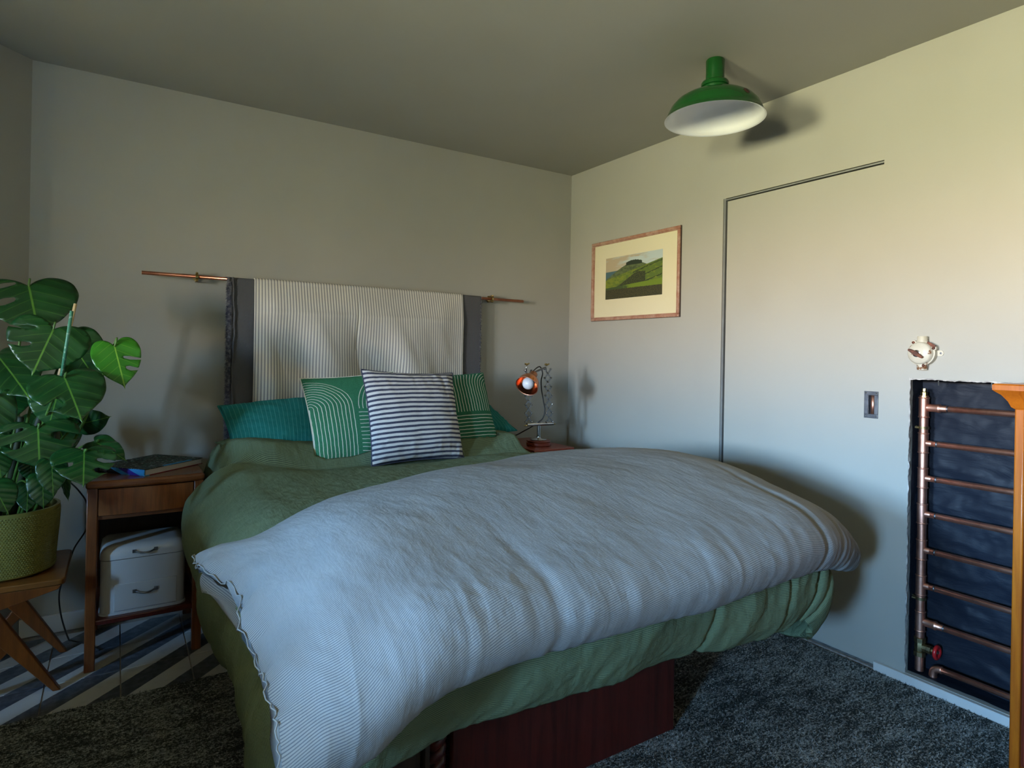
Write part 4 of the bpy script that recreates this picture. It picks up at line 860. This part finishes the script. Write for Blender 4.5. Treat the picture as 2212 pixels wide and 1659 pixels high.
# ================================================================ PICTURE
pc = thing('picture', 'framed landscape print of green hills in an ivory mount', 'picture', (0, -.6, 1.67))
fy0, fy1, fz0, fz1 = -.961, -.239, 1.428, 1.913; fw = .017
def frect(mb, a, b, c, d, w_, x0, x1): return mb.box((x0, a, c), (x1, b, c+w_)).box((x0, a, d-w_), (x1, b, d)).box((x0, a, c+w_), (x1, a+w_, d-w_)).box((x0, b-w_, c+w_), (x1, b, d-w_))
frect(MB(), fy0, fy1, fz0, fz1, fw, -.018, -.001).build('frame', M['frame'], pc, bevel=.004)
frect(MB(), fy0-.001, fy1+.001, fz0-.001, fz1+.001, .006, -.009, -.0005).build('frame_back', M['frame_dark'], pc)
frect(MB(), fy0+fw-.001, fy1-fw+.001, fz0+fw-.001, fz1-fw+.001, .006, -.012, -.006).build('inner_slip', M['frame'], pc, bevel=.001)
MB().box((-.006, fy0+.01, fz0+.01), (-.003, fy1-.01, fz1-.01)).build('mount', M['mat'], pc)
pA, pB, pC, pD = -.832, -.365, 1.556, 1.806
MB().grid(np.array([[[-.0064, y, z] for z in (pC, pD)] for y in (pB, pA)], float), np.array([[[i, j] for j in (0, 1)] for i in (0, 1)], float)).build('print', M['print'], pc)

# ================================================================ ROTARY SWITCH
sw = thing('rotary_switch', 'cream painted cast iron rotary switch with rusty knob on the wall', 'switch', (0, -2.142, 1.244))
sy, sz = -2.142, 1.244
MB().lathe([(.044, 0), (.045, -.004), (.044, -.020), (.046, -.022), (.046, -.027), (.042, -.029), (.040, -.040), (.035, -.046), (.012, -.048), (0, -.048)], (0, sy, sz), 'x', 44).build('body', M['switch'], sw, True, auto=.8)
for sg in (-1, 1):
    MB().lathe([(.019, sg*.036), (.0165, sg*.060), (.0160, sg*.062), (.0130, sg*.062), (.0130, sg*.040), (0, sg*.040)], (-.017, sy, sz), 'z', 20).build('conduit_stub', M['switch'], sw, True, auto=.8)
    if sg < 0:
        MB().prism(rrect(-.013, .013, -.010, .010, .0095), Matrix(((0, 0, -1, 0), (1, 0, 0, sy + sg*.052), (0, 1, 0, sz - sg*.0)  , (0, 0, 0, 1))), .006).build('lug', M['switch'], sw, True, auto=.6)
        MB().lathe([(0, -.0068), (.004, -.0066)], (0, sy + sg*.056, sz), 'x', 12).build('lug_hole', M['steel'], sw)
for an in (1.0, 2.75, 4.5):
    c_ = (0, sy + .046*math.cos(an), sz + .046*math.sin(an)); e_ = MB().lathe([(.0085, -.018), (.0085, -.029), (.0075, -.030), (0, -.030)], c_, 'x', 14).build('cover_ear', M['switch'], sw, True, auto=.7)
    MB().lathe([(.005, -.029), (.0052, -.033), (.003, -.0345), (0, -.035)], c_, 'x', 12).build('cover_screw', M['rust'], e_, True)
MB().lathe([(.013, -.047), (.013, -.050), (.009, -.051), (0, -.051)], (0, sy+.006, sz-.002), 'x', 20).build('dial', M['chrome'], sw, True, auto=.8)
kb = MB(); kpts = [(-.028, .0035), (-.012, .0065), (0, .0095), (.012, .0065), (.028, .0035), (.028, -.0035), (.012, -.0055), (0, -.0075), (-.012, -.0055), (-.028, -.0035)]
Mk = Matrix.Translation((-.050, sy+.006, sz-.002)) @ Matrix(((0, 0, -1, 0), (1, 0, 0, 0), (0, 1, 0, 0), (0, 0, 0, 1))) @ Matrix.Rotation(math.radians(32), 4, 'Z')
kb.prism(kpts, Mk, .012).build('knob', M['rust'], sw, bevel=.0015)
MB().prism([(-.016, -.004), (.016, -.008), (.018, .004), (-.012, .006)], Matrix.Translation((-.0275, sy-.036, sz+.030)) @ Matrix(((0, 0, -1, 0), (1, 0, 0, 0), (0, 1, 0, 0), (0, 0, 0, 1))) @ Matrix.Rotation(.6, 4, 'Z'), .004).build('name_plate', M['rust'], sw)

# ================================================================ COPPER PIPE RADIATOR
rd = thing('pipe_radiator', 'home-made copper pipe ladder radiator in the wall recess', 'radiator', (.04, -2.12, NZ0))
PX_, PY_ = .04, -2.1255; RZS = [1.041, .908, .777, .643, .508, .375, .240]
def tee(z, big):
    t_ = MB().tube([(PX_, PY_, z-.036), (PX_, PY_, z+.036)], .0165, 16)
    for zz_ in (z-.036, z+.036): t_.lathe([(.0165, -.003), (.0185, -.001), (.0185, .001), (.0165, .003)], (PX_, PY_, zz_), 'z', 16)
    t_.tube([(PX_, PY_, z), (PX_, PY_-.026, z), (PX_, PY_-.030, z), (PX_, PY_-.045, z)], [.0115, .0115, .0105, .0105], 14)
    if big: t_.tube([(PX_, PY_-.018, z), (PX_, PY_-.042, z), (PX_, PY_-.050, z), (PX_, PY_-.054, z), (PX_, PY_-.058, z), (PX_, PY_-.078, z)], [.0145, .0145, .0165, .0165, .0125, .0120], 14)
    return t_
MB().tube([(PX_, PY_, .055), (PX_, PY_, 1.085)], .0148, 16).build('riser', M['copper'], rd, True, auto=.8)
for i, z in enumerate(RZS):
    tee(z, i in (0, 6)).build('tee_fitting', M['copper'], rd, True, auto=.8)
    rg_ = MB().tube([(PX_, PY_-.03, z), (PX_, -2.90, z)], .0108, 14).build('rung', M['copper'], rd, True)
    MB().lathe([(.0098, -.003), (.0118, -.002), (.0118, .002), (.0098, .003)], (PX_, PY_-(.079 if i in (0, 6) else .046), z), 'y', 14).build('solder_ring', M['steel'], rg_, True)
MB().lathe([(.0155, 1.075), (.0155, 1.082), (.012, 1.083), (.0125, 1.098), (.0105, 1.100), (.0085, 1.101), (.0085, 1.112), (0, 1.112)], (PX_, PY_, 0), 'z', 8).build('air_vent_cap', M['brass'], rd, True, auto=.5)
for z in (.965, .325):
    c_ = MB().lathe([(.0150, -.005), (.0180, -.005), (.0180, .005), (.0150, .005)], (PX_, PY_, z), 'z', 18); c_.tube([(PX_, PY_+.016, z), (PX_+.004, PY_+.034, z+.003)], .0045, 8); c_.tube([(PX_-.016, PY_+.01, z), (PX_-.016, PY_+.022, z)], .004, 8); c_.build('pipe_clip', M['dullbrass'], rd, True, auto=.7)
va = MB().lathe([(.015, -.036), (.0205, -.034), (.0205, -.018), (.0165, -.016), (.0185, 0), (.0165, .016), (.0205, .018), (.0205, .034), (.015, .036)], (PX_, PY_, .144), 'z', 8); va.tube([(PX_, PY_, .144), (PX_, PY_-.026, .144), (PX_, PY_-.028, .144), (PX_, PY_-.040, .144), (PX_, PY_-.042, .144), (PX_, PY_-.058, .144)], [.0145, .0145, .0165, .0165, .009, .009], 8)
vo_ = va.build('valve', M['dullbrass'], rd, True, auto=.5)
ring = [(PX_ + .0205*math.cos(a), PY_-.058, .144 + .0205*math.sin(a)) for a in np.linspace(0, 2*PI, 25)]
wh = MB().tube(ring, .0068, 9, False)
for a in (0, PI/2, PI, 3*PI/2): wh.cyl((PX_, PY_-.056, .144), (PX_ + .018*math.cos(a), PY_-.056, .144 + .018*math.sin(a)), .004, 7)
wh.build('handwheel', M['red'], vo_, True); MB().lathe([(0, -.064), (.006, -.063), (.0065, -.050)], (PX_, PY_, .144), 'y', 10).build('wheel_nut', M['chrome'], vo_, True)
el = [(PX_, -2.172, .050), (PX_, -2.172, .062), (PX_, -2.176, .076), (PX_, -2.188, .084), (PX_, -2.202, .086)]
MB().tube(spline(el, 16), .0135, 14).build('elbow', M['copper'], rd, True); MB().tube([(PX_, -2.20, .086), (PX_, -2.90, .086)], .0108, 14).build('rung', M['copper'], rd, True)

# ================================================================ CABINET AT THE RIGHT
cbx, cby = -.36, -2.540
CZ0 = .012
cb_o = thing('cabinet', 'glossy orange-brown wooden cabinet with flared cornice next to the pipes', 'cabinet', (cbx+.17, -2.9, 0))
MB().box((cbx+.004, -3.30, CZ0), (-.03, cby-.002, 1.085)).build('body', M['cherry_door'], cb_o)
MB().box((cbx-.012, cby-.024, CZ0), (cbx+.02, cby, 1.085)).build('stile', M['cherry'], cb_o, bevel=.004)
MB().box((cbx-.012, -3.30, CZ0), (cbx+.02, -3.26, 1.085)).build('stile', M['cherry'], cb_o, bevel=.004)
MB().box((cbx-.010, -3.26, CZ0), (cbx+.02, cby-.024, .08)).build('plinth', M['cherry'], cb_o, bevel=.003)
MB().box((cbx-.006, -3.255, .085), (cbx+.01, cby-.028, 1.08)).build('door', M['cherry_door'], cb_o, bevel=.004)
cn = MB(); cp = [(0, 1.083), (.006, 1.088), (.012, 1.104), (.024, 1.122), (.036, 1.132), (.040, 1.136), (.040, 1.150), (.036, 1.154)]
vs = []
for o_c, z in cp: vs += [(cbx-.012-o_c, -3.30-o_c, z), (-.03, -3.30-o_c, z), (-.03, cby+o_c, z), (cbx-.012-o_c, cby+o_c, z)]
fs = [(i*4+k, i*4+(k+1) % 4, (i+1)*4+(k+1) % 4, (i+1)*4+k) for i in range(len(cp)-1) for k in range(4)] + [(0, 1, 2, 3), tuple(range(len(cp)*4-4, len(cp)*4))]
cn.add(vs, fs).build('cornice', M['cherry'], cb_o, True, auto=.6)

# ================================================================ SIDEBOARD (unseen, added between windows and bed to shade bed side and floor)
sb_ = thing('added_shade_sideboard', 'unseen dark wooden chest with six drawers, added to shade the bed and floor', 'added_shade_sideboard', (-3.42, -2.05, 0))
QX0, QX1, QY0, QY1, QZ = -3.62, -3.22, -2.70, -1.22, .93
MB().box((QX0-.01, QY0-.01, QZ-.025), (QX1+.01, QY1+.01, QZ)).build('top', M['teak_x'], sb_, bevel=.004)
MB().box((QX0, QY0, .10), (QX1-.015, QY1, QZ-.025)).build('carcass', M['darkwood'], sb_)
for lx in (QX0+.01, QX1-.06):
    for ly in (QY0+.02, QY1-.06): MB().box((lx, ly, .011), (lx+.04, ly+.04, .10)).build('leg', M['teak'], sb_)
for i in range(2):
    for j in range(3):
        w_ = (QY1-QY0-.02)/2; h_ = (QZ-.025-.11)/3; y0 = QY0+.012+i*w_; z0 = .108+j*h_
        dwo = MB().box((QX1-.015, y0, z0), (QX1, y0+w_-.006, z0+h_-.006)).build('drawer', M['teak_front'], sb_, bevel=.002)
        MB().lathe([(0, .022), (.011, .020), (.013, .014), (.006, .006), (.007, 0)], (QX1, y0+w_/2, z0+h_/2), 'x', 14).build('knob', M['brass'], dwo, True)
